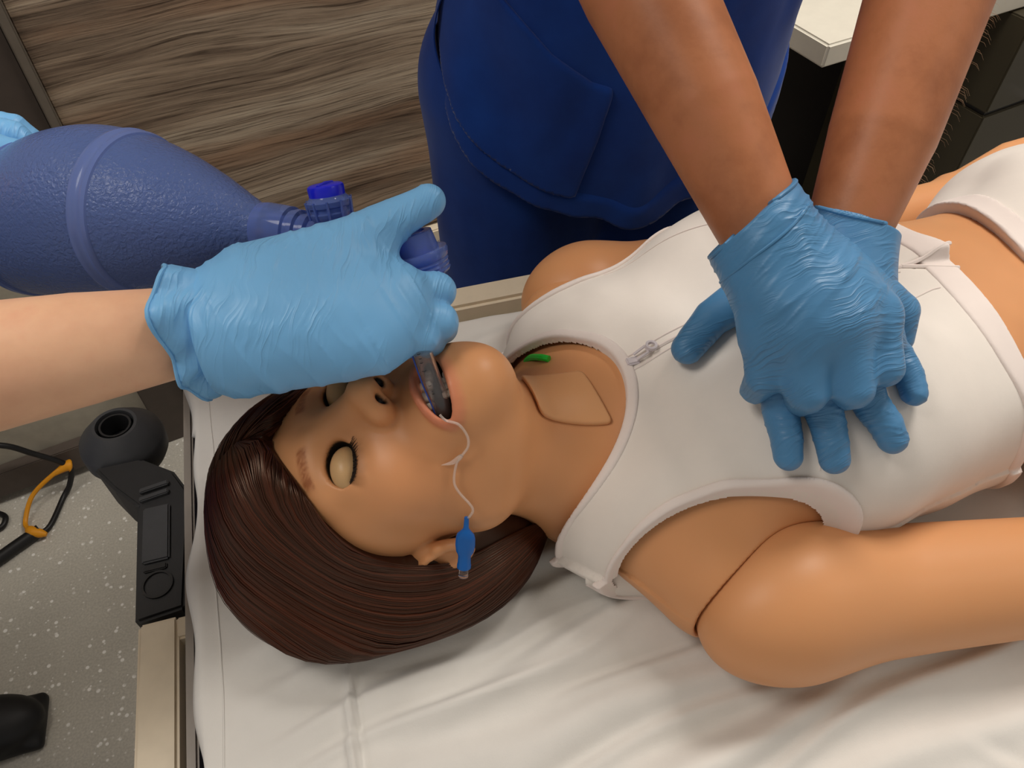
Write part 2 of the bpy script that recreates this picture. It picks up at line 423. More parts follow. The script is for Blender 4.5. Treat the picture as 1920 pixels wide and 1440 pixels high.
MB().lathe([(0, .026), (.004, .036), (.014, .041), (.030, .0415), (.036, .040), (.053, .025), (.056, .0215), (.056, .0185), (.050, .0175), (.030, .0165)], RO, (.05, .02, 1), 48).build('roller', M_ROLL, bp, smooth=True)
MB().lathe([(.030, .0155), (.0545, .0155), (.0545, .0135), (.032, .013)], RO, (.05, .02, 1), 32, close=True).build('roller_bush', M_BLACKP, bp, smooth=True)
MB().tube([(-.376, .166, .60), (-.376, .166, .67)], .012, 16).build('roller_pin', M_BLACKP, bp, smooth=True)

# white sheet: height field with creases, hem and turned-down edges
def sheet_z(X, Y):
    z = np.full(X.shape, BZ+.0015)
    def crease(x0, y0, x1, y1, hgt, wdt, skew=.0):
        dx, dy = x1-x0, y1-y0; L = math.hypot(dx, dy); ux, uy = dx/L, dy/L
        s = (X-x0)*ux+(Y-y0)*uy; d = -(X-x0)*uy+(Y-y0)*ux
        d = d+.006*np.sin(s*23+x0*40)
        m = np.clip(s/.05, 0, 1)*np.clip((L-s)/.05, 0, 1)
        return 1.35*hgt*m*(np.exp(-(d/wdt)**2)+skew*np.exp(-((d-wdt*1.5)/(wdt*1.2))**2))
    for a in [(-.27, -.13, .62, -.055, .0050, .012, -.5), (-.16, -.215, .6, -.085, .0060, .010, -.7), (-.26, -.165, .1, -.125, .0035, .008, -.6), (-.10, -.26, .8, -.17, .0045, .014, -.6), (-.02, -.30, .7, -.22, .0050, .012, -.7), (-.2, -.25, .35, -.205, .0030, .012, -.5),
              (.05, -.345, .9, -.28, .0045, .012, -.6), (-.25, -.32, .5, -.27, .003, .014, -.5), (-.27, -.06, -.1, -.04, .004, .010, -.5), (-.2, .12, .2, .15, .004, .012, -.6), (-.28, .06, .1, .085, .004, .010, -.6),
              (.38, -.24, .62, -.05, .006, .010, -.6), (.40, -.27, .70, -.10, .005, .009, -.6), (.45, -.15, .68, -.02, .006, .010, -.6), (.47, -.22, .8, -.08, .006, .010, -.6), (.52, -.12, .8, .02, .006, .010, -.6),
              (-.24, -.23, .05, -.185, .0030, .005, -.9), (-.05, -.235, .30, -.185, .0035, .005, -.9), (-.15, -.29, .28, -.245, .0035, .006, -.9), (.02, -.325, .45, -.255, .0035, .006, -.9), (-.1, -.185, .12, -.150, .0025, .005, -.9), (-.25, -.205, -.06, -.175, .0025, .005, -.9),
              (-.1735, -.14, -.1745, -.62, .0050, .0032, 0), (-.1675, -.14, -.168, -.62, -.003, .003, 0), (.23, -.33, .30, -.42, .004, .006, -.6)]:
        z += crease(*a)
    P = np.stack([X.ravel()*7+Y.ravel()*1.5, Y.ravel()*26, 0*X.ravel()], 1)
    z += .0022*vnoise(P, 3).reshape(X.shape)*np.clip((X+.27)/.05, 0.2, 1)
    P = np.stack([X.ravel()*40, Y.ravel()*40, 0*X.ravel()+3], 1)
    z += .0007*vnoise(P, 5).reshape(X.shape)
    return z
xs = np.concatenate([np.linspace(-.2865, .55, 300), np.linspace(.555, 1.74, 90)])
ys = np.concatenate([np.linspace(-.62, .16, 270), np.linspace(.163, .19, 16)])
X, Y = np.meshgrid(xs, ys, indexing='ij')
Z = sheet_z(X, Y)
edge = np.clip((-.278-X)/.0085, 0, 1); Z -= .011*edge**2
far = np.clip((Y-.168)/.02, 0, 1); Z -= .03*far**2
near = np.clip((-.585-Y)/.035, 0, 1); Z -= .06*near**2
Xw = X+edge*(.004*np.sin(Y*21)+.003*np.sin(Y*55+1)-.004*(Y > .1))
V = np.stack([Xw, Y, Z], -1).reshape(-1, 3); nx, ny = X.shape
I = np.arange(nx*ny).reshape(nx, ny)
Fq = np.stack([I[:-1, :-1], I[1:, :-1], I[1:, 1:], I[:-1, 1:]], -1).reshape(-1, 4)
def m_cloth(name, c, gs=900, weave=.25, wr=.1):
    M = Mat(name, .85, spec=.2, sheen=.15)
    co = M.coord()
    M.color(M.ramp(M.noise(14, 4, .6, co), [(.3, tuple(x*.93 for x in c[:3])), (.7, c)]))
    M.bump(M.noise(45, 4, .55, co), wr, .004)
    M.bump(M.noise(gs, 2, .5, co), weave, .0003)
    return M.m
M_SHEET = m_cloth('white_sheet_cotton', srgb(224, 221, 216), wr=.12)
sh = link('bed_sheet', meshv('bed_sheet', V, Fq), M_SHEET, None, True); tag(sh, 'wrinkled white cotton sheet spread over the mattress', 'sheet')
hl = np.linspace(-.60, .16, 150); hx = -.2655+.0012*np.sin(hl*31)
hz = sheet_z(np.tile(hx[:, None], (1, 1)), hl[:, None])[:, 0]
MB().tube([(a, b, c+.0002) for a, b, c in zip(hx, hl, hz)], .0007, 6).build('hem_seam', M_SHEET, sh, smooth=True)
sd = sh.modifiers.new('thick', 'SOLIDIFY'); sd.thickness = .0012; sd.offset = -1

# ================================================================== MANIKIN
HR = np.array([[-.0988, -.4048, -.9091], [-.991, -.0425, .1266], [-.0899, .9134, -.3969]], f4)
HT = A(-.1077, -.062, .8423); HS = .966
def to_head(P): return ((P-HT) @ HR)/HS
def from_head(q): return HR @ (np.asarray(q, f4)*HS)+HT
def mirror(Q): return np.stack([np.abs(Q[:, 0]), Q[:, 1], Q[:, 2]], 1)
LIP = []
for k in range(21):
    a = 2*math.pi*k/20; x = .0262*math.cos(a); zz = math.sin(a)
    LIP.append((x, .0950-(x/.0262)**2*.0125+(.0012 if zz > 0 else -.0012), -.0795+zz*.0114))
LIPR = [.0026+.0019*abs(math.sin(2*math.pi*k/20)) for k in range(21)]
def to_mouth(Q):
    c, s_ = .990, .14; x = Q[:, 0]-.0065; z = Q[:, 2]+.0790
    return np.stack([c*x-s_*z, Q[:, 1], s_*x+c*z-.0790], 1)
def mouth_hole(Q):
    Q = to_mouth(Q); return ell(Q, (0, .092, -.0790), (.0253, .036, .0100))
def lips(Q): return chain(to_mouth(Q), LIP, LIPR)
def eye_hole(S):
    return ell(S, (.0315, .086, .0005), (.0170, .024, .0118), [[.985, .17, 0], [-.17, .985, 0], [0, 0, 1]])
NOSR = [[1, 0, 0], [0, .8, .6], [0, -.6, .8]]
def _face(Q, S, d, holes):
    d = smin(d, ell(S, (0, .072, -.080), (.034, .022, .028)), .02)
    d = smin(d, cone(S, (.008, .078, .017), (.040, .066, .020), .0105, .010), .014)
    d = smax(d, -ell(S, (.030, .105, -.002), (.023, .0235, .015)), .018)
    d = smin(d, ell(S, (.0315, .066, -.001), (.0195, .0175, .0150)), .010)
    d = smin(d, cone(S, (0, .079, .012), (0, .105, -.032), .0085, .0092), .016)
    d = smin(d, ell(S, (0, .1080, -.0355), (.0100, .0092, .0088)), .008)
    d = smin(d, ell(S, (.0105, .0945, -.0385), (.0090, .0110, .0085)), .009)
    d = smin(d, lips(Q), .0075)
    if holes:
        d = smax(d, -ell(S, (.0072, .1030, -.0462), (.0042, .0080, .0050), NOSR), .0022)
        d = smax(d, -mouth_hole(Q), .003)
        d = smax(d, -eye_hole(S), .0018)
    return d
EARR = np.array([[.94, -.34, 0], [.34, .94, 0], [0, 0, 1]], f4)
def _ear(E_, d):
    e = ell(E_, (.004, 0, 0), (.0065, .017, .030), EARR)
    e = smax(e, -ell(E_, (.0095, .002, .0), (.005, .0105, .018), EARR), .004)
    e = smin(e, chain(E_, [(.004, .012, -.012), (.0075, .010, .010), (.010, .002, .024), (.0115, -.012, .020), (.010, -.015, .0), (.007, -.009, -.018)], [.003]*6), .004)
    e = smin(e, ell(E_, (.0045, .008, -.023), (.005, .007, .009)), .005)
    e = smin(e, ell(E_, (.004, .0145, -.003), (.004, .004, .006)), .004)
    return smin(d, e/1.18, .004)
def head(Q, fine=True, holes=True):
    S = mirror(Q)
    d = ell(S, (0, -.012, .032), (.074, .098, .086))
    d = smin(d, ell(S, (0, .030, .010), (.062, .058, .060)), .03)
    d = smin(d, ell(S, (0, .020, -.040), (.056, .060, .080)), .035)
    d = smin(d, cone(S, (.0, .066, -.101), (.046, .002, -.066), .021, .023), .03)
    d = smin(d, ell(S, (0, .071, -.104), (.020, .019, .017)), .02)
    d = smin(d, ell(S, (.041, .049, -.030), (.024, .025, .023)), .022)
    if not fine: return d
    m = np.where((d < .040) & (d > -.045) & (Q[:, 1] > .02) & (Q[:, 2] < .05))[0]
    if len(m): d[m] = _face(Q[m], S[m], d[m], holes)
    E_ = (S-A(.0720, -.010, -.024))*1.18
    m = np.where((np.abs(E_) < .045).all(1))[0]
    if len(m): d[m] = _ear(E_[m], d[m])
    return d
YM = -.052
TX = np.array([-.06, .0, .03, .06, .10, .15, .20, .26, .32, .38, .44, .50, .56, .62])
TW = np.array([.03, .070, .088, .112, .132, .140, .143, .138, .127, .119, .128, .150, .165, .17])
TT = np.array([.80, .838, .860, .884, .908, .926, .936, .936, .930, .924, .918, .920, .922, .915])
_xs = np.linspace(-.06, .62, 400)
def _sm(T):
    y = np.interp(_xs, TX, T); k = np.hanning(41); k /= k.sum()
    return np.convolve(np.pad(y, 20, mode='edge'), k, 'valid')
_w, _t = _sm(TW), _sm(TT)
def torso(P, pw=2.35):
    x = P[:, 0]; wd = np.interp(x, _xs, _w); tp = np.interp(x, _xs, _t)
    bt = .757; zc = (tp+bt)/2-.012; h = np.where(P[:, 2] > zc, tp-zc, zc-bt)
    ex = pw; q = (np.abs((P[:, 1]-YM)/wd)**ex+np.abs((P[:, 2]-zc)/h)**ex)**(1/ex)
    d = (q-1)*np.minimum(wd, h)*.9
    return smax(d, np.abs(x-.31)-.325, .03).astype(f4)
def armcap(P):
    return ell(P, (.142, -.222, .806), (.072, .050, .054), [[.97, -.24, 0], [.24, .97, 0], [0, 0, 1]])
def shoulders(P):
    d = cone(P, (.055, -.075, .815), (.104, -.190, .803), .045, .048)
    return smin(d, cone(P, (.045, -.03, .815), (.080, .082, .803), .050, .048), .02)
def breasts(P):
    return np.minimum(ell(P, (.215, -.128, .885), (.058, .050, .052)), ell(P, (.215, .022, .885), (.058, .050, .052)))
NB = from_head((0, -.015, -.070))
def neck(P): return cone(P, NB, (.060, -.050, .812), .049, .058)
def body(P):
    d = np.full(len(P), .2, f4); hm_ = np.where(P[:, 0] < .05)[0]
    if len(hm_): d[hm_] = head(to_head(P[hm_]))*HS
    tm = P[:, 0] > -.085
    if not tm.all():
        if tm.any(): d[tm] = body(P[tm])
        return d
    t = smin(torso(P), shoulders(P), .03)
    t = smin(t, breasts(P), .02)
    n = neck(P)
    n = smin(n, cone(P, (.0, -.052, .855), (.055, -.052, .865), .014, .010), .03)   # windpipe
    t = smin(t, n, .035)
    d = smin(d, t, .016)
    d = smax(d, -(armcap(P)-.0016), .004)
    d = smax(d, P[:, 0]-.475, .002)
    # the mouth, nostril and eye cavities stay cut after the neck is joined
    return d
SKIN = A(*srgb(208, 148, 101)[:3])
def skin_col(P):
    Q = to_head(P); S = mirror(Q); c = np.tile(SKIN, (len(P), 1))
    def blend(m, col):
        nonlocal c
        m = np.clip(m, 0, 1)[:, None]; c = c*(1-m)+A(*col)*m
    ch = np.exp(-(nrm2((S-A(.045, .06, -.035))/A(.03, .04, .03)))**2); blend(ch*.30, srgb(224, 150, 104)[:3])
    front = sstep(.06, .08, Q[:, 1])
    ld = lips(Q); blend(sstep(.0052, -.0005, ld)*.75*front, srgb(206, 120, 94)[:3])
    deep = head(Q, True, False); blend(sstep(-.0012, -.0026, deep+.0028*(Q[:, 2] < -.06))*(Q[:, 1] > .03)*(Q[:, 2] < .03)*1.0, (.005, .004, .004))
    # sparse painted brows
    bx = S[:, 0]; bz = Q[:, 2]-(.0265-.35*(bx-.030)**2*30)
    stroke = .55+.45*vnoise(np.stack([bx*900-bz*500, bz*260, bx*0], 1), 11)
    brow = sstep(.0054, .0028, np.abs(bz))*sstep(.013, .017, bx)*sstep(.046, .038, bx)*(Q[:, 1] > .04)
    blend(brow*np.clip(stroke+.2, 0, 1)*.8, srgb(140, 76, 42)[:3])
    n = vnoise(P*60, 2)[:, None]*.03+vnoise(P*14, 4)[:, None]*.03
    return c*(1+n)
def m_skin(name, rough=.42, sss=.12, bmp=.06, attr=True, col=None):
    M = Mat(name, rough, spec=.35, sss=sss)
    if attr: M.color(M.attr())
    else:
        x = M.noise(28, 4, .6); M.color(M.ramp(x, [(.3, tuple(v*.90 for v in col[:3])), (.7, tuple(min(1, v*1.06) for v in col[:3]))]))
    M.bump(M.noise(700, 2, .5), bmp, .0004)
    return M.m
M_SKIN = m_skin('manikin_skin')
mk = empty('training_manikin', (.1, -.05, .752)); tag(mk, 'female training manikin with brown wig lying on the white sheet', 'manikin')
sdf_obj('body', body, (-.26, -.27, .748), (.48, .16, .985), .0016, M_SKIN, mk, col=skin_col)

# eyelids, lashes, teeth
M_LID = m_skin('eyelid_vinyl', .38, .1, .03, False, srgb(196, 158, 112))
M_LASH = plain('black_lash', srgb(14, 12, 12), .5)
M_TOOTH = plain('tooth_plastic', srgb(226, 214, 196), .3, .02)
def hw(q): return Vector(map(float, from_head(q)))
def sphere_local(name, c, r, m, parent, R=None, nu=28, nv=18):
    V = []; F = []
    for i in range(nv+1):
        ph = math.pi*i/nv
        for j in range(nu):
            th = 2*math.pi*j/nu
            v = np.array([r[0]*math.sin(ph)*math.cos(th), r[1]*math.cos(ph), r[2]*math.sin(ph)*math.sin(th)])
            if R is not None: v = np.asarray(R) @ v
            V.append(from_head(np.array(c)+v))
    for i in range(nv):
        for j in range(nu): F.append((i*nu+j, i*nu+(j+1) % nu, (i+1)*nu+(j+1) % nu, (i+1)*nu+j))
    return link(name, meshv(name, V, F), m, parent, True)
for sg in (1, -1):
    ld = sphere_local('eyelid', (.0318*sg, .0733, .0000), (.0170, .0136, .0119), M_LID, mk)
    o = MB()
    for k in range(46):
        u = (k+.5)/46*2-1; a = u*1.25
        b0 = np.array([(.0318+.0150*math.sin(a))*sg, .0785+.0035*math.cos(a)-.002*abs(u), -.0004-.0092*math.cos(a)])
        ln = .0046+.0030*random.random(); fan = u*.6
        p = [b0, b0+np.array([fan*.4*sg, .75, -.35])*ln, b0+np.array([fan*.8*sg, 1.0, -.95])*ln*1.4]
        o.tube([hw(q) for q in p], [.00045, .0003, .0001], 4)
    rim = [((.0318+.0158*math.sin(a))*sg, .0765+.0045*math.cos(a), -.0002-.0103*math.cos(a)) for a in np.linspace(-1.35, 1.35, 24)]
    o.tube([hw(q) for q in rim], .0007, 6)
    o.build('eyelashes', M_LASH, ld)
def tooth(x, zsign, wd, ht):
    y = .0890-(x/.0262)**2*.0115; zc = -.0790+zsign*.0084+.14*x; x = x+.0065
    ang = -x/.0245*.75
    o = MB(); ca, sa = math.cos(ang), math.sin(ang); V = []; F = []
    n, m = 10, 7
    for i in range(m+1):
        ph = math.pi*i/m
        for j in range(n):
            th = 2*math.pi*j/n
            f = lambda c, p: math.copysign(abs(c)**p, c)
            lx = wd*f(math.sin(ph), .5)*f(math.cos(th), .5); ly = .0032*f(math.sin(ph), .6)*f(math.sin(th), .6); lz = ht*f(math.cos(ph), .6)
            V.append(from_head((x+ca*lx-sa*ly, y+sa*lx+ca*ly, zc+lz)))
    for i in range(m):
        for j in range(n): F.append((i*n+j, i*n+(j+1) % n, (i+1)*n+(j+1) % n, (i+1)*n+j))
    return link('tooth', meshv('tooth', V, F), M_TOOTH, mk, True)
for x in (-.0155, -.0110, -.0042, .0042, .0110): tooth(x, 1, .0036 if abs(x) < .006 else .0028, .0050)
for x in (-.0120, -.0075, -.0026, .0026, .0075): tooth(x, -1, .0025, .0038)

# neck skin patch
PC = np.array([.028, -.066, .868])
def patch(P):
    d0 = smin(torso(P), shoulders(P), .03); n = smin(neck(P), cone(P, (.0, -.052, .855), (.055, -.052, .865), .014, .010), .03)
    d0 = smin(smin(smin(d0, breasts(P), .02), n, .035), head(to_head(P))*HS, .016)
    x, y = P[:, 0], P[:, 1]
    # four plan edges of the patch, each an inside-negative half plane
    poly = PATCH; d = None
    for i in range(4):
        ax, ay = poly[i]; bx, by = poly[(i+1) % 4]; L = math.hypot(bx-ax, by-ay)
        e = ((x-ax)*(by-ay)-(y-ay)*(bx-ax))/L
        d = e if d is None else smax(d, e, .004)
    return smax(smax(np.abs(d0-.0018)-.0018, d, .0016), .80-P[:, 2], .002)
PATCH = [(-.004, -.036), (.042, -.044), (.050, -.092), (-.002, -.080)][::-1]
sdf_obj('neck_patch', patch, (-.02, -.12, .83), (.07, -.01, .93), .0011, M_SKIN, mk, col=lambda P: np.tile(A(*srgb(216, 160, 112)[:3]), (len(P), 1)), slack=2.5)
MB().tube(crom([(.016, .018, .838), (.0175, .008, .858), (.0215, -.008, .8745), (.0265, -.014, .8775)], 6), .0028, 8).build('green_cord', plain('green_cord', srgb(40, 210, 60), .4), mk, smooth=True)

# arms are separate mouldings plugged into the shoulders
def hand_simple(P, w, dirx, up, palm=.08, side=1):
    w = np.array(w, float); f = np.array(dirx, float); f /= np.linalg.norm(f); u = np.array(up, float); u -= f*(u @ f); u /= np.linalg.norm(u); s = np.cross(f, u)*side
    d = None
    for i, (o_, L, a) in enumerate([(-.030, .062, -.10), (-.010, .074, -.03), (.011, .070, .04), (.029, .054, .12)]):
        k = w+f*palm+s*o_; t1 = k+(f*math.cos(a)+s*math.sin(a))*L*.5-u*.006; t2 = t1+(f*math.cos(a)+s*math.sin(a))*L*.5-u*.018
        e = chain(P, [w+s*o_*.5, k, t1, t2], [.016, .0115, .0095, .0080]); d = e if d is None else smin(d, e, .008)
    th = w+f*.02-s*.020; th2 = w+f*.055-s*.050-u*.008; th3 = th2+f*.030-s*.010-u*.008
    return smin(d, chain(P, [th, th2, th3], [.016, .0115, .009]), .014)
def arm_near(P):
    d = armcap(P)
    d = smin(d, chain(P, [(.15, -.226, .803), (.245, -.238, .799), (.36, -.258, .797), (.46, -.262, .792), (.60, -.256, .780)], [.048, .046, .042, .040, .027]), .03)
    return smin(d, hand_simple(P, (.61, -.256, .778), (1, .03, -.02), (0, -.25, 1), side=1), .02)
def arm_far(P):
    d = ell(P, (.105, .118, .803), (.060, .048, .052))
    d = smin(d, chain(P, [(.12, .122, .80), (.22, .128, .797), (.34, .142, .790), (.44, .150, .788), (.560, .160, .800)], [.048, .043, .037, .036, .026]), .03)
    return smin(d, hand_simple(P, (.572, .160, .806), (1, .05, .36), (0, .2, 1), side=-1), .02)
sc1 = lambda P: np.tile(SKIN, (len(P), 1))*(1+vnoise(P*14, 4)[:, None]*.03)
sdf_obj('arm', arm_near, (.05, -.33, .742), (.82, -.15, .87), .0025, M_SKIN, mk, col=sc1)
sdf_obj('arm', arm_far, (.03, .06, .742), (.80, .23, .93), .003, M_SKIN, mk, col=sc1)
def legs(P):
    d = None
    for sy in (-1, 1):
        e = chain(P, [(.56, YM+sy*.075, .835), (.70, YM+sy*.09, .83), (1.02, YM+sy*.10, .815), (1.12, YM+sy*.10, .81), (1.45, YM+sy*.11, .80)], [.085, .080, .058, .056, .036])
        e = smin(e, cone(P, (1.47, YM+sy*.11, .79), (1.50, YM+sy*.125, .95), .034, .026), .02)
        d = e if d is None else smin(d, e, .03)
    t = smax(torso(P), .47-P[:, 0], .002)
    return smin(d, t, .05)
sdf_obj('legs', legs, (.47, -.26, .74), (1.56, .16, 1.0), .006, M_SKIN, mk, col=sc1)

# ------------------------------------------------------------------ clothing
def garment_base(P):
    t = smin(torso(P), shoulders(P), .055)
    t = smin(t, breasts(P), .055)
    g = t-.0045
    x, y = P[:, 0], P[:, 1]-YM-.002        # far front edge lifts where the zip is undone
    g = g-.011*np.exp(-((x-.338)/.026)**2)*sstep(-.001, .006, y)*np.exp(-(y/.030)**2)
    return g
def wr(P):
    """soft pulls in the cloth"""
    x, y = P[:, 0], P[:, 1]
    n = .0016*vnoise(np.stack([x*22+y*9, y*30-x*12, P[:, 2]*10], 1), 21)
    n += .0012*vnoise(np.stack([x*60, y*22, P[:, 2]*12], 1), 22)*np.exp(-((x-.06)/.06)**2)
    return n
def neckcut(P): return ell(np.stack([P[:, 0], P[:, 1], P[:, 2]*0], 1), (-.022, -.055, 0), (.0905, .080, .5))
def armcut(P, side):
    Z = P[:, 2]*0
    if side < 0: return ell(np.stack([P[:, 0], P[:, 1], Z], 1), (.065, -.374, 0), (.200, .208, .9))
    return ell(np.stack([P[:, 0], P[:, 1], Z], 1), (.085, .270, 0), (.190, .202, .9))
HEMX = .342
def hemcut(P): return P[:, 0]-(HEMX-.10*(P[:, 1]-YM)*.5-.12*(P[:, 2]-.92))
def vest(P):
    d = garment_base(P)+wr(P)
    for c in (-neckcut(P), -armcut(P, -1), -armcut(P, 1), hemcut(P)): d = smax(d, c, .0016)
    gap = np.abs(P[:, 1]-YM-.002)-np.clip((P[:, 0]-.295)*.22, 0, .012)      # the zip opens towards the hem
    return smax(d, np.where((P[:, 2] > .85) & (P[:, 0] > .295), -gap, -1.0), .001)
def band(cut, w0, w1, off=.0022):
    def f(P):
        g = garment_base(P); d = g+wr(P)-off; c = cut(P); m = np.where((np.abs(d) < .03) & (c < w1+.02) & (c > -.02))[0]
        nz = np.ones(len(P), f4)                      # keep the tape the same width where the cloth turns steep
        if len(m): nz[m] = np.clip(np.abs(garment_base(P[m]+A(0, 0, .003))-garment_base(P[m]-A(0, 0, .003)))/.006, .42, 1)
        d = smax(d, -(c-w0), .0016); return smax(d, c-w1*nz, .0036)
    return f
def cloth_obj(name, f, lo, hi, h, m, parent, base, depth=.0055):
    """outer skin only: what lies inside the body is dropped"""
    P, Fq = polygonise(f, lo, hi, h, slack=2.2)
    keep = base(P) > -depth
    Fq = Fq[keep[Fq].all(1)]; used = np.unique(Fq); mp = np.full(len(P), -1); mp[used] = np.arange(len(used))
    return link(name, meshv(name, P[used], mp[Fq]), m, parent, True)
def cut_others(f, others):
    def g(P):
        d = f(P)
        for o_ in others: d = smax(d, -o_(P), .001)
        return d
    return g
nc = neckcut; an = lambda P: armcut(P, -1); af = lambda P: armcut(P, 1); hm = lambda P: -hemcut(P)
M_VEST = m_cloth('white_stretch_cloth', srgb(232, 224, 216), 1400, .12, .05)
M_BIND = m_cloth('white_binding_tape', srgb(234, 222, 216), 1400, .12, .05)
top = empty('zip_top', (.17, YM, .80)); tag(top, 'white sleeveless zip front crop top worn by the manikin', 'top')
LO, HI = (-.03, -.24, .748), (.40, .15, .985)
gb = lambda P: garment_base(P)
cloth_obj('front_panel', vest, LO, HI, .0024, M_VEST, top, gb)
cloth_obj('neck_binding', cut_others(band(nc, 0, .0095), [an, af]), (-.03, -.16, .76), (.10, .07, .93), .0017, M_BIND, top, gb)
cloth_obj('armhole_binding', cut_others(band(an, 0, .0095), [nc]), (-.03, -.24, .748), (.26, -.12, .93), .0013, M_BIND, top, gb)
cloth_obj('armhole_binding', cut_others(band(af, 0, .0095), [nc]), (-.03, .03, .748), (.24, .15, .93), .0017, M_BIND, top, gb)
cloth_obj('hem_band', band(hm, 0.0, .030, .0014), (.28, -.24, .748), (.40, .15, .985), .0019, M_BIND, top, gb)
def drop(x, y, f=None, z0=1.02, off=0.0):
    """height of the cloth straight below a plan point"""
    f = f or (lambda P: garment_base(P)+wr(P))
    z = z0
    for _ in range(60):
        d = float(f(np.array([[x, y, z]], f4))[0]); z -= max(d*.8, .00004)
        if d < .0001 or z < .755: break
    return (x, y, z+off)
def seam(pts, r=.0007, name='seam', m=None, parent=None, off=.0002):
    p = crom([(x, y, 0) for x, y in pts], 8)
    return MB().tube([drop(q.x, q.y, off=off) for q in p], r, 6).build(name, m or M_BIND, parent or top, smooth=True)
# zip
zp = seam([(.071, YM-.003), (.12, YM-.001), (.2, YM+.001), (.295, YM+.002)], .0016, 'zip_tape')
for dy in (-.006, .007): seam([(.070, YM-.004+dy), (.12, YM-.001+dy), (.2, YM+.001+dy), (.29, YM+.002+dy*.9)], .0007)
for s_ in (-1, 1): seam([(.295, YM+.002), (.32, YM+.002+s_*.004), (.342, YM+.002+s_*.009)], .0018, 'zip_tape')
q0 = Vector(drop(.076, YM-.003, off=.0012)); q1 = Vector(drop(.097, YM-.001, off=.0045))
M_PULL = plain('white_zip_metal', srgb(212, 204, 208), .35)
o = MB(); o.box(q0+Vector((.002, 0, .0006)), (.0052, .0036, .0017)); zs = o.build('zip_slider', M_PULL, zp, bevel=.001)
d_ = (q1-q0).normalized(); n_ = Vector((0, 0, 1)); s2 = d_.cross(n_).normalized()
o = MB()
o.tube([q0+d_*.004+s2*.0028+n_*.002, q0+d_*.0145+s2*.0030+n_*.0022], .0011, 8); o.tube([q0+d_*.004-s2*.0028+n_*.002, q0+d_*.0145-s2*.0030+n_*.0022], .0011, 8)
o.tube([q0+d_*.0145+s2*.0030+n_*.0022, q0+d_*.0145-s2*.0030+n_*.0022], .0012, 8)
o.lathe([(-.0011, .0026), (-.0011, .0045), (.0011, .0045), (.0011, .0026)], q0+d_*.0185+n_*.0022, n_, 24, close=True)
o.build('zip_pull', M_PULL, zp, smooth=True)
# back of the top showing behind the near shoulder
o = MB(); nU, nV = 14, 7
up_ = crom([(.013, -.1579, .788), (.030, -.1610, .792), (.050, -.1650, .792)], 7); lo_ = crom([(.0160, -.1560, .772), (.0352, -.1670, .7615), (.0700, -.1765, .7565)], 7)
for i in range(15):
    for j in range(nV): 
        t_ = j/(nV-1); p_ = up_[i].lerp(lo_[i], t_); o.V.append(tuple(p_+Vector((-.002, -.003, .001))*math.sin(math.pi*t_)))
o.F = [(i*nV+j, (i+1)*nV+j, (i+1)*nV+j+1, i*nV+j+1) for i in range(14) for j in range(nV-1)]
bk_ = o.build('back_panel', M_VEST, top, smooth=True); bk_.modifiers.new('t', 'SOLIDIFY').thickness = .0018
MB().tube([lo_[i] for i in range(15)], .0022, 8).build('binding', M_BIND, bk_, smooth=True)
# panel seams
seam([(.158, -.182), (.163, -.160), (.175, -.140), (.190, -.125)], .0006)
seam([(.225, -.100), (.262, -.090), (.300, -.078), (.312, -.076)], .0006)
seam([(.10, .060), (.14, .052), (.18, .030)], .0006)
# shorts
def shorts_f(P):
    d = None
    for sy in (-1, 1):
        e = chain(P, [(.56, YM+sy*.075, .838), (.72, YM+sy*.09, .832)], [.092, .094]); d = e if d is None else smin(d, e, .04)
    g = smin(smin(torso(P), d, .05), ell(P, (.50, YM, .90), (.06, .10, .035)), .03)-.006
    g = g+.0025*vnoise(P*A(30, 16, 20), 31)
    cutw = (.414+.10*np.abs(P[:, 1]-YM)-.25*(P[:, 2]-.92))-P[:, 0]
    return smax(smax(g, cutw, .0015), P[:, 0]-.74, .0015)
st_ = empty('shorts', (.55, YM, .80)); tag(st_, 'white cloth shorts worn by the manikin at the right edge', 'shorts')
sb_ = lambda P: smin(torso(P), np.minimum(chain(P, [(.56, YM-.075, .835), (.72, YM-.09, .832)], [.085, .08]), chain(P, [(.56, YM+.075, .835), (.72, YM+.09, .832)], [.085, .08])), .05)
cloth_obj('shorts_body', shorts_f, (.36, -.27, .748), (.76, .18, .99), .0036, M_VEST, st_, sb_, .002)
def shorts_band(P):
    g = smin(torso(P), ell(P, (.50, YM, .90), (.06, .10, .035)), .03)-.0078+.0025*vnoise(P*A(30, 16, 20), 31)
    c = P[:, 0]-(.414+.10*np.abs(P[:, 1]-YM)-.25*(P[:, 2]-.92))
    return smax(smax(g, -c-.001, .001), c-.022, .001)
cloth_obj('waistband', shorts_band, (.38, -.24, .748), (.50, .14, .97), .0026, M_BIND, st_, sb_, .002)

# ------------------------------------------------------------------ wig
def hair_vol(P):
    Q = to_head(P); x, y, z = np.abs(Q[:, 0]), Q[:, 1], Q[:, 2]
    d = ell(Q, (0, -.016, .036), (.083, .106, .097))
    d = smin(d, ell(Q, (0, .002, .046), (.080, .097, .103)), .02)
    d = smin(d, ell(P, (-.150, -.088, .790), (.100, .084, .037)), .045)
    d = smin(d, ell(P, (-.085, -.105, .784), (.072, .056, .032)), .03)
    d = smin(d, ell(P, (-.150, -.01, .79), (.085, .07, .036)), .04)
    d = smin(d, cone(P, (-.06, -.100, .790), (-.002, -.088, .779), .026, .013), .03)
    zf = .054-.50*x; yb = np.interp(z, [-.12, -.06, -.033, 0, .02, .05], [-.052, -.032, -.016, .004, .034, .075])
    d = smax(d, -smax(z-zf, (yb-y)*.75, .012), .006)
    return smax(d, .7515-P[:, 2], .006)
HAIRC = A(*srgb(60, 29, 18)[:3])
M_HAIR = Mat('brown_wig_fibre', .32, spec=.55)
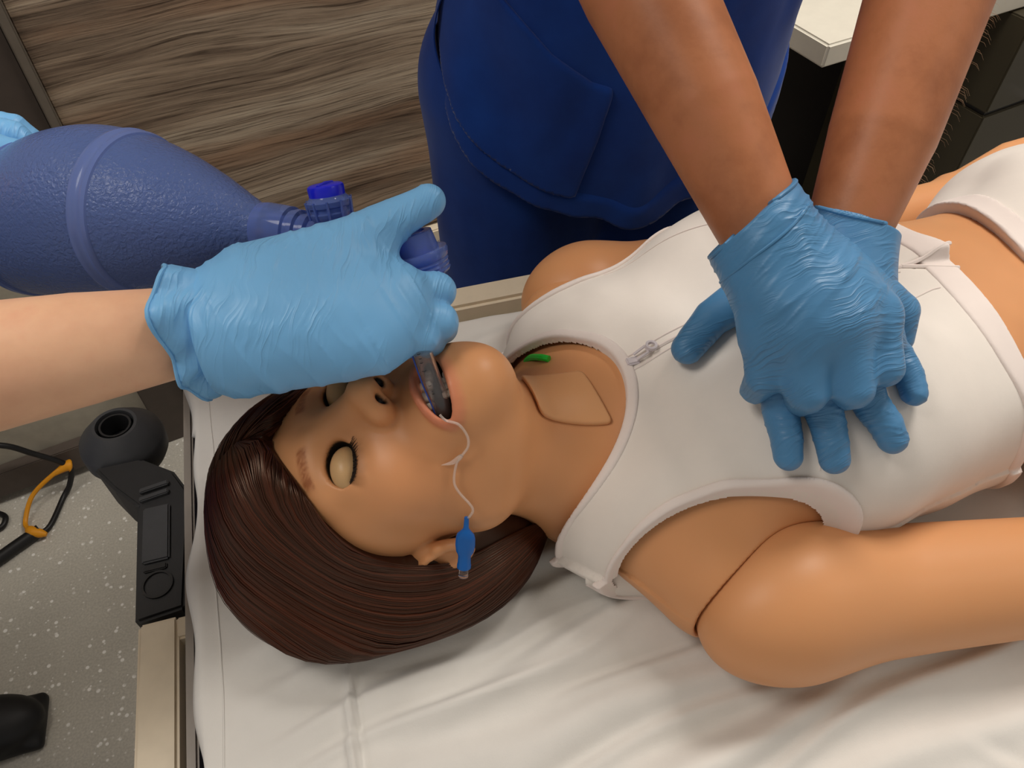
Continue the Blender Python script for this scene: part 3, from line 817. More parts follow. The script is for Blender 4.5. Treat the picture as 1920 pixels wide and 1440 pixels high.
M_HAIR.b.inputs['Specular Tint'].default_value = (1.0, .74, .56, 1); M_HAIR.color(M_HAIR.attr()); M_HAIR = M_HAIR.m
wig = sdf_obj('hair', hair_vol, (-.29, -.20, .745), (.03, .10, .96), .0024, M_HAIR, mk, col=lambda P: np.tile(HAIRC*.6, (len(P), 1)), disp=lambda P, g: np.full(len(P), -.0012, f4))
def resample(pts, n):
    p = np.array([tuple(v) for v in crom(pts, 10)]); s = np.concatenate([[0], np.cumsum(np.linalg.norm(np.diff(p, axis=0), axis=1))]); t = np.linspace(0, s[-1], n)
    return np.stack([np.interp(t, s, p[:, k]) for k in range(3)], 1)
def strands(inner, outer, n, npt, clumps, rad, rng, smooth_u=1.0):
    I_, O_ = resample(inner, npt), resample(outer, npt)
    s = rng.random(n)*1.18-.02; c = (np.floor(s*clumps)+.5+.6*(rng.random(n)-.5))/clumps
    t = np.linspace(0, 1, npt)
    st = s[:, None]+(c-s)[:, None]*(.15+.75*t)[None]*.55+.010*np.sin(t[None]*(5+4*rng.random(n))[:, None]+6.3*rng.random(n)[:, None])
    st = np.clip(st, -.03, 1.16)
    # strands near the parting leave it at staggered points
    P = I_[None]*(1-st[..., None])+O_[None]*st[..., None]
    P = P.reshape(-1, 3).astype(f4)
    lift = (rng.random(n)*.0026-.0008)[:, None]+.0012*np.sin(c*clumps*2.4)[:, None]+.0008*np.sin(t*9+0)[None]*rng.random(n)[:, None]
    lift = lift.reshape(-1).astype(f4)
    for it in range(6):
        if it == 4:
            P = P.reshape(n, npt, 3)
            for _ in range(2): P[:, 1:-1] = .25*P[:, :-2]+.5*P[:, 1:-1]+.25*P[:, 2:]
            P = P.reshape(-1, 3)
        g = grad(hair_vol, P, .001); gl = np.maximum((g*g).sum(1), .1); d = hair_vol(P)-lift
        stp = (d/gl)[:, None]*g; ln = nrm2(stp); P = P-stp*np.minimum(1, .02/np.maximum(ln, 1e-9))[:, None]
    P[:, 2] = np.maximum(P[:, 2], .7535)
    g = grad(hair_vol, P, .0015); g /= np.maximum(nrm2(g), 1e-6)[:, None]
    P = P.reshape(n, npt, 3)
    g = g.reshape(n, npt, 3)
    T = np.gradient(P, axis=1); T /= np.maximum(np.linalg.norm(T, axis=2, keepdims=True), 1e-9)
    Bn = np.cross(T, g); Bn /= np.maximum(np.linalg.norm(Bn, axis=2, keepdims=True), 1e-9)
    r = (rad*(.7+.6*rng.random(n)))[:, None, None]*np.clip(np.minimum(t*12+.3, (1-t)*7+.12), 0, 1)[None, :, None]
    V = np.stack([P-Bn*r, P+g*r*.7, P+Bn*r], 2).reshape(-1, 3)
    base = (np.arange(n)*npt*3)[:, None]+(np.arange(npt-1)*3)[None]
    b = base.reshape(-1)
    F = np.concatenate([np.stack([b, b+1, b+4, b+3], 1), np.stack([b+1, b+2, b+5, b+4], 1)])
    tone = (.70+.85*rng.random(n)**2)*(.85+.3*np.sin(c*clumps*1.7))
    warm = rng.random(n)
    C = HAIRC[None]*tone[:, None]*(1+np.stack([.35*warm, .12*warm, .0*warm], 1))
    C = np.repeat(C, npt*3, 0)
    return V, F, C
part0, part1 = (-.184, -.046, .902), (-.238, -.050, .857)
near_in = [(-.192, -.052, .899), (-.181, -.086, .903), (-.168, -.115, .886), (-.148, -.132, .858), (-.116, -.141, .840), (-.080, -.149, .834), (-.046, -.128, .818), (-.004, -.105, .795)]
near_out = [part1, (-.241, -.092, .820), (-.206, -.142, .806), (-.178, -.163, .790), (-.152, -.174, .775), (-.120, -.173, .770), (-.090, -.165, .770), (-.055, -.146, .775), (-.012, -.106, .780)]
far_in = [(-.192, -.050, .899), (-.168, -.030, .905), (-.150, -.010, .890), (-.128, .006, .868), (-.095, .012, .845)]
far_out = [part1, (-.226, -.008, .850), (-.196, .018, .845), (-.160, .030, .838), (-.110, .030, .825)]
rng = np.random.default_rng(3)
VV, FF, CC = [], [], []; off = 0
for args in ((near_in, near_out, 3600, 28, 120, .00048), (far_in, far_out, 700, 18, 30, .00046)):
    V, F, Cc = strands(*args, rng); VV.append(V); FF.append(F+off); CC.append(Cc); off += len(V)
me = meshv('hair_strands', np.concatenate(VV), np.concatenate(FF))
c4 = np.ones((off, 4), f4); c4[:, :3] = np.concatenate(CC)
at_ = me.color_attributes.new('Col', 'FLOAT_COLOR', 'POINT'); at_.data.foreach_set('color', c4.ravel())
hs = link('hair_strands', me, M_HAIR, wig, True); hs['kind'] = 'stuff'

# ================================================================== PEOPLE
M_SKIN_A = Mat('tanned_skin', .45, spec=.35, sss=.10)
x_ = M_SKIN_A.noise(22, 5, .62); M_SKIN_A.color(M_SKIN_A.ramp(x_, [(.30, srgb(150, 92, 60)), (.55, srgb(172, 110, 74)), (.75, srgb(178, 112, 80))]))
M_SKIN_A.bump(M_SKIN_A.noise(420, 3, .6), .12, .0006); M_SKIN_A = M_SKIN_A.m
M_SKIN_B = Mat('fair_skin', .45, spec=.35, sss=.12)
x_ = M_SKIN_B.noise(20, 5, .62); M_SKIN_B.color(M_SKIN_B.ramp(x_, [(.30, srgb(222, 170, 138)), (.55, srgb(232, 184, 150)), (.75, srgb(226, 168, 138))]))
M_SKIN_B.bump(M_SKIN_B.noise(420, 3, .6), .10, .0006); M_SKIN_B = M_SKIN_B.m
def m_glove(name, c, f=(1, 0, 0), lat=(0, 1, 0), fs=150, fq=15, st=.5):
    M = Mat(name, .42, spec=.42, sss=.05)
    co = M.coord()
    M.color(M.ramp(M.noise(16, 3, .5, co), [(.3, tuple(v*.90 for v in c[:3])), (.7, tuple(min(1, v*1.05) for v in c[:3]))]))
    f = Vector(f).normalized(); lat = Vector(lat); lat = (lat-f*lat.dot(f)).normalized()
    def dot(v):
        nd = M.n('ShaderNodeVectorMath', _operation='DOT_PRODUCT'); M.l(co, nd.inputs[0]); nd.inputs[1].default_value = v; return nd.outputs['Value']
    wn = M.noise(26, 2, .5, co)
    u = M.math('ADD', dot(f), M.math('MULTIPLY', wn, .022)); q = dot(lat)
    h = None
    for k, (a_, b_) in enumerate(((fs, fq), (fs*1.9, fq*1.5))):
        cb = M.n('ShaderNodeCombineXYZ'); M.l(M.math('MULTIPLY', u, a_), cb.inputs[0]); M.l(M.math('MULTIPLY', q, b_), cb.inputs[1]); cb.inputs[2].default_value = k*3.0
        nz = M.noise(1.0, 1, .5, cb.outputs[0])
        r = M.ramp(M.math('ABSOLUTE', M.math('SUBTRACT', nz, .5)), [(0, (1, 1, 1)), (.035, (.45, .45, .45)), (.11, (0, 0, 0))])
        r = M.math('MULTIPLY', r, .6 if k else 1.0); h = r if h is None else M.math('ADD', h, r)
    msk = M.ramp(M.noise(30, 2, .5, co), [(.40, (.05, .05, .05)), (.62, (1, 1, 1))])
    M.bump(M.math('MULTIPLY', h, msk), st, .0016)
    M.bump(M.noise(1500, 1, .5, co), .05, .0002)
    return M.m
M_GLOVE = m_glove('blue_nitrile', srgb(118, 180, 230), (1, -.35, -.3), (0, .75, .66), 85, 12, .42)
M_GLOVE_SHADED = m_glove('blue_nitrile_shaded', srgb(76, 130, 174), (.12, -.88, -.42), (1, 0, 0), 150, 13, .42)  # same nitrile, colour darkened to stand in for shade beneath the leaning rescuer
M_NAVY = Mat('navy_scrub_cloth', .8, spec=.15, sheen=.12)
co_ = M_NAVY.coord(); M_NAVY.color(M_NAVY.ramp(M_NAVY.noise(10, 4, .6, co_), [(.3, srgb(12, 46, 116)), (.7, srgb(18, 60, 138))]))
M_NAVY.bump(M_NAVY.noise(1300, 2, .5, co_), .3, .0003); M_NAVY = M_NAVY.m
def wrinkler(w, f, lat, s0, s1, amp, fs=150, fq=20, seed=5, skew=.35):
    """glove creases running across the hand, strongest between s0 and s1 along it"""
    w = A(*w); f = A(*f); f /= np.linalg.norm(f); lat = A(*lat); lat -= f*(lat @ f); lat /= np.linalg.norm(lat)
    def d(P, g):
        s = (P-w) @ f; q = (P-w) @ lat
        u = s+skew*q+.006*vnoise(np.stack([q*22, s*14, q*0], 1), seed+3)
        n = vnoise(np.stack([u*fs, q*fq, s*0], 1), seed); r = np.clip(1-np.abs(n)*3.0, 0, 1)**2
        n2 = vnoise(np.stack([u*fs*.5, q*fq*.8, s*0+4], 1), seed+1); r2 = np.clip(1-np.abs(n2)*3.2, 0, 1)**2
        m = sstep(s0-.008, s0+.008, s)*sstep(s1+.014, s1-.014, s)*(.35+.65*sstep(-.2, .35, vnoise(P*28, seed+2)))
        return (amp*(r+.8*r2)*m+.0004*vnoise(P*90, seed+6)).astype(f4)
    return d
def ring_on(f, c, ax, rmax=.09, n=60, wob=0.0, seed=0):
    """closed curve where a plane across the limb meets its surface"""
    c = np.array(c, float); ax = np.array(ax, float); ax /= np.linalg.norm(ax)
    e = np.cross(ax, [0, 0, 1]); e /= np.linalg.norm(e); b = np.cross(ax, e)
    th = np.linspace(0, 2*np.pi, n, endpoint=False); dr = np.cos(th)[:, None]*e+np.sin(th)[:, None]*b
    cc = c+ax*(wob*np.sin(th*2+seed)+wob*.7*np.sin(th*3+1+seed))[:, None]
    lo, hi = np.zeros(n), np.full(n, rmax)
    for _ in range(22):
        mid = (lo+hi)/2; ins = f((cc+dr*mid[:, None]).astype(f4)) < 0
        lo = np.where(ins, mid, lo); hi = np.where(ins, hi, mid)
    R = [Vector(v) for v in cc+dr*lo[:, None]]
    return R+[R[0], R[1]]
def person_head(P, c, R, s=1.0):
    return head(((P-A(*c)) @ np.asarray(R, f4))/s, True, False)*s

# ---- rescuer giving chest compressions
pa = empty('person', (.24, .40, 0)); tag(pa, 'person in navy scrubs pressing both gloved hands on the manikin chest', 'person')
FT = [(.1445, -.0726, 1.0189), (.1276, .0007, 1.0691), (.1108, .078, 1.116), (.100, .125, 1.148)]
FB = [(.2195, -.0608, .9960), (.2549, -.0211, 1.0417), (.3064, .0409, 1.1053), (.345, .085, 1.150)]
def arms_a(P):
    a = chain(P, [FT[0], FT[1], FT[2], FT[3], (.085, .28, 1.36)], [.0262, .0345, .0405, .0410, .050])
    b = chain(P, [FB[0], FB[1], FB[2], FB[3], (.42, .28, 1.36)], [.0272, .0350, .0410, .0415, .050])
    return np.minimum(a, b)
HAR = np.array([[-1, 0, 0], [0, -.62, -.78], [0, -.78, .62]], f4).T
def body_a(P):
    d = arms_a(P)
    d = smin(d, cone(P, (.11, .30, 1.36), (.40, .30, 1.36), .062, .062), .05)
    d = smin(d, ell(P, (.25, .37, 1.18), (.155, .095, .24)), .06)
    d = smin(d, cone(P, (.25, .30, 1.40), (.25, .20, 1.52), .056, .054), .03)
    m = np.where(P[:, 2] > 1.40)[0]
    if len(m): d[m] = smin(d[m], person_head(P[m], (.25, .16, 1.60), HAR), .03)
    return d
sdf_obj('body', body_a, (.0, -.13, .95), (.50, .50, 1.76), .0038, M_SKIN_A, pa)
# lower (left) hand, palm on the breastbone
BW = (.2195, -.0608, .9930)
BM = [(.1450, -.1290, .9570), (.1640, -.1440, .9600), (.1850, -.1480, .9630), (.2080, -.1330, .9670)]
BF = [[(.1392, -.1473, .9341), (.1387, -.1620, .9253), (.1367, -.1728, .9174)], [(.1613, -.1620, .9400), (.1620, -.1747, .9301), (.1620, -.1845, .9203)],
      [(.1898, -.1668, .9457), (.1957, -.1795, .9378), (.1987, -.1868, .9309)], [(.2214, -.1421, .9572), (.2219, -.1568, .9523), (.2206, -.1676, .9475)]]
def hand_low(P):
    d = cone(P, FB[1], BW, .0368, .0300)
    for i, m in enumerate(BM):
        d = smin(d, cone(P, BW, m, .024, .0150), .016)
    d = smin(d, ell(P, (.187, -.100, .968), (.036, .045, .018)), .02)
    for i, m in enumerate(BM):
        r = (.0112, .0115, .0112, .0098)[i]
        d = smin(d, chain(P, [m]+BF[i], [r+.002, r, r*.93, r*.84]), .005)
    th = chain(P, [(.205, -.070, .972), (.1620, -.0555, .9500), (.1320, -.0610, .9385), (.1075, -.0755, .9285)], [.020, .0165, .0135, .0112])
    d = smin(d, th, .014)
    ax = A(*FB[1])-A(*BW); ax /= np.linalg.norm(ax)
    return smax(d, (P-A(*BW)) @ ax-.008, .001)
gl = sdf_obj('glove', hand_low, (.08, -.21, .895), (.28, .02, 1.05), .0013, M_GLOVE_SHADED, pa, disp=wrinkler(BW, (-.3, -.8, -.3), (1, 0, 0), .055, .145, .0007, 260, 40, 40, 0), slack=2.2)
axb = np.array(FB[1])-np.array(BW); axb /= np.linalg.norm(axb)
MB().tube(ring_on(hand_low, np.array(BW)+axb*.0075, axb, .06, 60, .0015, 2), .0014, 8, False).build('cuff_bead', M_GLOVE_SHADED, gl, smooth=True)
# upper (right) hand on top of it, fingers hooked between the lower ones
TW_ = (.1418, -.0759, 1.0190)
TM = [(.1963, -.1312, .9890), (.1690, -.1378, .9950), (.1455, -.1351, .9930), (.1293, -.1229, .9860)]
TP = [(.1950, -.1590, .9700), (.1700, -.1660, .9665), (.1420, -.1600, .9640), (.1250, -.1385, .9610)]
TD = [(.2020, -.1480, .9480), (.1760, -.1540, .9440), (.1500, -.1500, .9420), (.1270, -.1330, .9420)]
def hand_top(P):
    d = cone(P, FT[1], TW_, .0362, .0290)
    for m in TM: d = smin(d, cone(P, TW_, m, .0225, .0165), .018)
    d = smin(d, ell(P, (.158, -.108, 1.004), (.036, .036, .018)), .02)
    for i, m in enumerate(TM):
        r = (.0118, .0128, .0126, .0118)[i]
        d = smin(d, chain(P, [m, TP[i], TD[i]], [.0150, r, r*.8]), .010)
    th = chain(P, [(.1680, -.0900, 1.006), (.2060, -.1010, .9890), (.2300, -.1200, .9735), (.2262, -.1310, .9600)], [.021, .0165, .0130, .0112])
    d = smin(d, th, .016)
    ax = A(*FT[1])-A(*TW_); ax /= np.linalg.norm(ax); nn = A(-.25, .0, .35)
    return smax(d, (P-A(*TW_)) @ ax-.016+(P-A(*TW_)) @ A(-.42, .0, .0), .001)
fdir = np.array(TM[1])-np.array(TW_)
gt = sdf_obj('glove', hand_top, (.07, -.19, .93), (.26, .02, 1.08), .0012, M_GLOVE_SHADED, pa, disp=wrinkler(TW_, fdir, (1, -.1, 0), -.02, .075, .0010, 190, 16, 60, .18), slack=2.2)
axt = np.array(FT[1])-np.array(TW_); axt /= np.linalg.norm(axt); axr = axt+np.array([-.42, 0, 0])
cR = np.array(TW_)+axt*.0155
MB().tube(ring_on(hand_top, cR-axr*.0006, axr, .07, 70, .0008, 1), .0014, 8, False).build('cuff_bead', M_GLOVE_SHADED, gt, smooth=True)
def fold_ring(P): return np.abs((P-A(*(cR-axt*.018))) @ A(*(axr/np.linalg.norm(axr))))
MB().tube(ring_on(hand_top, cR-axt*.019, axr+np.array([0, .06, 0]), .07, 70, .001, 3), .0011, 8, False).build('cuff_fold', M_GLOVE_SHADED, gt, smooth=True)

# fine hair along the outside of the forearm
o = MB(); rh = np.random.default_rng(12)
for k in range(50):
    t_ = .25+.95*rh.random(); a_, b_ = (FB[0], FB[1]) if t_ < .4 else (FB[1], FB[2]); u_ = t_/.4 if t_ < .4 else (t_-.4)/.8
    c = np.array(a_)*(1-u_)+np.array(b_)*u_; ax_ = np.array(FB[2])-np.array(FB[0]); ax_ /= np.linalg.norm(ax_)
    out = np.array([.75, -.45+.3*(rh.random()-.5), .30+.3*(rh.random()-.5)]); out -= ax_*(out @ ax_); out /= np.linalg.norm(out)
    lo2, hi2 = 0., .08
    for _ in range(16):
        m_ = (lo2+hi2)/2
        if arms_a((c+out*m_)[None].astype(f4))[0] < 0: lo2 = m_
        else: hi2 = m_
    p0 = c+out*lo2; ln = .003+.005*rh.random(); sw = -ax_*.8+np.array([0, -.2, .3*(rh.random()-.5)])
    o.tube([p0, p0+out*ln*.5+sw*ln*.25, p0+out*ln*.75+sw*ln*.8], [.00007, .00005, .00002], 3, False)
ah = o.build('arm_hair', plain('blond_arm_hair', srgb(236, 204, 168), .5), pa); ah['kind'] = 'stuff'
# scrub top and trousers
def scrub_base(P):
    z = P[:, 2]; cy = np.interp(z, [.6, .9, 1.2, 1.4], [.42, .405, .375, .34]).astype(f4)
    cx = np.interp(z, [.6, 1.0, 1.4], [.228, .236, .25]).astype(f4)
    hw_ = np.interp(z, [.6, .78, .95, 1.1, 1.3, 1.44], [.212, .208, .196, .190, .20, .16]).astype(f4)
    hd = np.interp(z, [.6, .78, .95, 1.1, 1.3, 1.44], [.150, .145, .132, .125, .12, .09]).astype(f4)
    x, y = P[:, 0]-cx, P[:, 1]-cy
    q = (np.abs(x/hw_)**2.5+np.abs(y/hd)**2.5)**(1/2.5)
    d = (q-1)*hd*.85
    d = smin(d, np.minimum(cone(P, (.10, .31, 1.36), (.092, .245, 1.30), .068, .075), cone(P, (.41, .31, 1.36), (.405, .245, 1.30), .068, .075)), .05)
    fold = .0085*vnoise(np.stack([P[:, 0]*16+z*3, P[:, 1]*6, z*3.2-P[:, 0]*2], 1), 71)+.0022*vnoise(np.stack([P[:, 0]*34-z*12, P[:, 1]*10, z*9], 1), 72)
    return d+fold
def hem_a(P): return (.875+1.15*(P[:, 1]-.36)+.10*(P[:, 0]-.05)*0)-P[:, 2]
def scrub_top(P):
    d = smax(scrub_base(P), hem_a(P), .004)
    d = smax(d, P[:, 2]-1.425, .02)
    return smax(d, -(arms_a(P)-.012), .004)
tp_ = sdf_obj('scrub_top', scrub_top, (-.03, .13, .70), (.52, .60, 1.46), .0045, M_NAVY, pa)
# hem turn-up, patch pocket and its seam
def hemband(P):
    c = -hem_a(P); return smax(smax(scrub_base(P)-.0026, -c-.0008, .007), c-.034, .007)
def xz(P, a, b):
    """signed side of a line in the front (x, z) plane; negative to its left"""
    L_ = math.hypot(b[0]-a[0], b[1]-a[1]); return ((P[:, 0]-a[0])*(b[1]-a[1])-(P[:, 2]-a[1])*(b[0]-a[0]))/L_
def pocket(P):
    d = scrub_base(P)-.0045
    x = P[:, 0]; ze = np.interp(x, [.05, .08, .12, .16, .19, .25], [1.06, 1.02, .975, .945, .935, .93])
    d = smax(d, (P[:, 2]-ze)*.8, .007)
    xe = np.interp(P[:, 2], [.74, .80, .88, .96], [.148, .152, .172, .188])
    d = smax(d, x-xe, .007)
    return smax(smax(d, hem_a(P)+.030, .003), P[:, 1]-.40, .003)
def a_part(name, f, lo, hi, h):
    P, Fq = polygonise(f, lo, hi, h, slack=2.2); keep = scrub_base(P) > -.014
    Fq = Fq[keep[Fq].all(1)]; u = np.unique(Fq); mp = np.full(len(P), -1); mp[u] = np.arange(len(u))
    return link(name, meshv(name, P[u], mp[Fq]), M_NAVY, tp_, True)
a_part('hem', hemband, (-.03, .20, .68), (.50, .60, 1.16), .0034)
a_part('pocket', pocket, (-.03, .20, .70), (.26, .46, 1.12), .0030)
rb = [Vector(p) for p in crom([(.050, .385, 1.02), (.036, .40, .985), (.030, .405, .950), (.034, .395, .920), (.046, .385, .900)], 6)]
o = MB()
for i in range(len(rb)-1):
    a, b = rb[i], rb[i+1]; w0 = Vector((.004, .016, 0))
    o.add([a-w0, a+w0, b+w0, b-w0, a-w0+Vector((.0015, 0, 0)), a+w0+Vector((.0015, 0, 0)), b+w0+Vector((.0015, 0, 0)), b-w0+Vector((.0015, 0, 0))], [(0, 1, 2, 3), (7, 6, 5, 4), (0, 3, 7, 4), (1, 5, 6, 2)])
o.build('side_vent_flap', M_NAVY, tp_)
def trousers(P):
    z = P[:, 2]; d = None
    for sx in (-1, 1):
        e = chain(P, [(.228+sx*.095, .425, .86), (.228+sx*.10, .415, .50), (.228+sx*.105, .42, .06)], [.118, .098, .088]); d = e if d is None else smin(d, e, .03)
    d = smin(d, ell(P, (.228, .42, .90), (.196, .128, .16)), .05)
    d = d+.005*vnoise(np.stack([P[:, 0]*24+z*3, P[:, 1]*10, z*3.0], 1), 81)+.002*vnoise(np.stack([P[:, 0]*50, P[:, 1]*20, z*7], 1), 82)
    return smax(smax(d, .05-z, .004), z-1.0, .01)
sdf_obj('trousers', trousers, (-.03, .27, .04), (.48, .60, 1.02), .0055, M_NAVY, pa)
M_SHOE = plain('black_shoe_leather', srgb(18, 17, 18), .55)
def shoe(P, c, f):
    f = np.array(f, float); R = np.array([[f[0], -f[1], 0], [f[1], f[0], 0], [0, 0, 1]], f4); Q = (P-A(*c)) @ R
    d = smin(ell(Q, (.155, 0, .034), (.085, .050, .042)), ell(Q, (.02, 0, .045), (.085, .042, .050)), .05)
    d = smin(d, cone(Q, (.0, 0, .05), (.0, 0, .11), .045, .046), .03)
    d = smin(d, rbox(Q, (.085, 0, .012), (.15, .046, .012), .01), .012)
    return smax(d, .0-Q[:, 2], .002)
for sx in (-1, 1): sdf_obj('shoe', lambda P: shoe(P, (.228+sx*.105, .45, .0), (0, -1)), (.05, .15, -.005), (.42, .56, .2), .006, M_SHOE, pa)

# ---- second rescuer, squeezing the bag at the head end
pb = empty('person', (-1.02, .12, 0)); tag(pb, 'person reaching in from the left holding the breathing bag valve with gloved hands', 'person')
GB = [(-.2161, -.0242, .9864), (-.2749, -.0308, .9935), (-.3247, -.0356, .9974), (-.4300, -.040, 1.005)]
def arms_b(P):
    a = chain(P, [(-.190, -.026, .986), GB[0], GB[1], GB[2], GB[3], (-.60, -.10, 1.06), (-.90, -.10, 1.36)], [.026, .0272, .0335, .0375, .042, .043, .052])
    b = chain(P, [(-.427, .262, .958), (-.48, .29, .975), (-.62, .33, 1.04), (-.68, .34, 1.06), (-.90, .30, 1.36)], [.028, .033, .042, .043, .052])
    return np.minimum(a, b)
HBR = np.array([[0, -1, 0], [.80, 0, -.60], [.60, 0, .80]], f4).T
def body_b(P):
    d = smin(arms_b(P), cone(P, (-.94, -.06, 1.37), (-.94, .27, 1.37), .06, .06), .05)
    d = smin(d, cone(P, (-.95, .105, 1.40), (-.90, .105, 1.52), .056, .054), .03)
    m = np.where(P[:, 2] > 1.40)[0]
    if len(m): d[m] = smin(d[m], person_head(P[m], (-.86, .105, 1.60), HBR), .03)
    return d
sdf_obj('body', body_b, (-1.06, -.2, .93), (-.15, .42, 1.76), .0042, M_SKIN_B, pb)
def scrubs_b(P):
    z = P[:, 2]; hw_ = np.interp(z, [.6, .95, 1.3, 1.44], [.20, .185, .20, .15]).astype(f4)
    d = ((((P[:, 0]+.98)/.13)**2+((P[:, 1]-.105)/hw_)**2)**.5-1)*.11
    d = smin(d, np.minimum(cone(P, (-.94, -.06, 1.37), (-.84, -.10, 1.27), .07, .072), cone(P, (-.94, .27, 1.37), (-.84, .305, 1.27), .07, .072)), .05)
    d = d+.004*vnoise(P*A(14, 14, 4), 91)
    d = smax(smax(d, .74-z, .004), z-1.42, .02)
    return smax(d, -(arms_b(P)-.012), .004)
sdf_obj('scrub_top', scrubs_b, (-1.16, -.2, .72), (-.70, .42, 1.45), .007, M_NAVY, pb)
def trousers_b(P):
    z = P[:, 2]; d = smin(cone(P, (-.99, .01, .86), (-.99, .0, .06), .115, .085), cone(P, (-.99, .20, .86), (-.99, .215, .06), .115, .085), .03)
    return smax(d+.004*vnoise(P*A(20, 20, 4), 93), .05-z, .004)
sdf_obj('trousers', trousers_b, (-1.14, -.14, .04), (-.84, .36, .98), .008, M_NAVY, pb)
for y_ in (-.02, .200): sdf_obj('shoe', lambda P: shoe(P, (-.972, y_, 0), (1, .0)), (-1.13, y_-.1, -.005), (-.71, y_+.1, .2), .006, M_SHOE, pb)
# right hand around the valve
BK = [(-.0830, -.0410, .9985), (-.0880, -.0565, .9935), (-.0975, -.0650, .9905), (-.1090, -.0720, .9880)]
BP = [(-.0600, -.0365, .9910), (-.0640, -.0575, .9850), (-.0780, -.0670, .9845), (-.0930, -.0700, .9850)]
BD = [(-.0590, -.0160, .9680), (-.0610, -.0430, .9650), (-.0710, -.0540, .9660), (-.0860, -.0560, .9690)]
BE = [(-.0760, -.0040, .9590), (-.0740, -.0230, .9590), (-.0800, -.0380, .9610), (-.0960, -.0460, .9630)]
def hand_b(P):
    w = GB[0]; d = cone(P, (-.245, -.028, .990), (-.175, -.030, .989), .0315, .0325)
    for i, k in enumerate(BK): d = smin(d, cone(P, (-.180, -.030-.004*i, .989), k, .030, (.0160, .0160, .0150, .0138)[i]), .020)
    d = smin(d, ell(P, (-.135, -.036, .994), (.055, .034, .026)), .025)
    for i in range(4):
        r = (.0122, .0122, .0116, .0105)[i]
        d = smin(d, chain(P, [BK[i], BP[i], BD[i], BE[i]], [r+.002, r, r*.93, r*.85]), .0030)
    th = chain(P, [(-.165, -.012, 1.000), (-.1000, -.0035, 1.0150), (-.0735, .0050, 1.0215), (-.0530, .0100, 1.0262)], [.026, .0175, .0132, .0110])
    d = smin(d, th, .022)
    return smax(d, -.206-P[:, 0], .002)
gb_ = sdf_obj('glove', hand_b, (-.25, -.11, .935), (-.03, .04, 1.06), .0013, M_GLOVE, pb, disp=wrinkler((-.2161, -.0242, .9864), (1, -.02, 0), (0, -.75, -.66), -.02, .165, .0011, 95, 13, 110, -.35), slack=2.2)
# loose flared cuff
def cuff(rings, name, m, parent, nn=72, seed=3):
    V = []; rngc = np.random.default_rng(seed)
    for i, (c, ax, ra, rb_, wv) in enumerate(rings):
        ax = Vector(ax).normalized(); e = ax.cross(Vector((0, 0, 1))).normalized(); b = ax.cross(e)
        for k in range(nn):
            th = 2*math.pi*k/nn
            rr = 1+wv*(.10*math.sin(3*th+1.2)+.05*math.sin(7*th+i*.4)+.035*math.sin(12*th+i*.7))
            V.append(Vector(c)+(e*math.cos(th)*ra+b*math.sin(th)*rb_)*rr+ax*wv*(.006*math.sin(2*th+.5)+.003*math.sin(5*th)))
    F = [(i*nn+k, i*nn+(k+1) % nn, (i+1)*nn+(k+1) % nn, (i+1)*nn+k) for i in range(len(rings)-1) for k in range(nn)]
    ob = link(name, meshv(name, V, F), m, parent, True)
    sd_ = ob.modifiers.new('t', 'SOLIDIFY'); sd_.thickness = .0008; sd_.offset = 0
    last = [V[(len(rings)-1)*nn+k] for k in range(nn)]; last += [last[0], last[1]]
    MB().tube(last, .0013, 8, False).build('cuff_bead', m, ob, smooth=True)
    return ob
axc = Vector((-1, -.10, .06))
rg = []
for i in range(15):
    t_ = i/14; c = Vector((-.168, -.028, .988)).lerp(Vector((-.2225, -.0245, .9880)), t_)
    rg.append((c, axc, .0325+.0050*t_+.002*math.sin(t_*9), .0345+.0085*t_**1.5+.0015*math.sin(t_*7+1), .15+.85*t_**2))
cuff(rg, 'cuff', M_GLOVE, gb_)
# left hand on top of the bag
def hand_b2(P):
    P = P+A(.022, .004, .040)
    w = (-.40, .262, .998); d = cone(P, (-.43, .275, .998), w, .034, .031)
    kn = [(-.350, .205, 1.032), (-.352, .228, 1.038), (-.355, .250, 1.036), (-.360, .270, 1.030)]
    tp = [[(-.330, .180, 1.018), (-.322, .162, 1.000)], [(-.320, .215, 1.028), (-.309, .200, 1.010)], [(-.325, .245, 1.028), (-.312, .235, 1.010)], [(-.332, .272, 1.02), (-.320, .268, 1.004)]]
    for i in range(4):
        d = smin(d, cone(P, w, kn[i], .026, .016), .016); d = smin(d, chain(P, [kn[i]]+tp[i], [.0125, .0112, .0098]), .006)
    d = smin(d, chain(P, [(-.40, .235, 1.0), (-.375, .185, .998), (-.365, .160, .980)], [.018, .014, .011]), .014)
    return smax(d, -.428-P[:, 0], .002)
sdf_obj('glove', hand_b2, (-.47, .11, .89), (-.28, .32, 1.04), .0018, M_GLOVE, pb, disp=wrinkler((-.40, .26, .998), (1, -.2, .2), (0, 1, 0), 0, .1, .0008, 110, 18, 130, .2), slack=2.2)

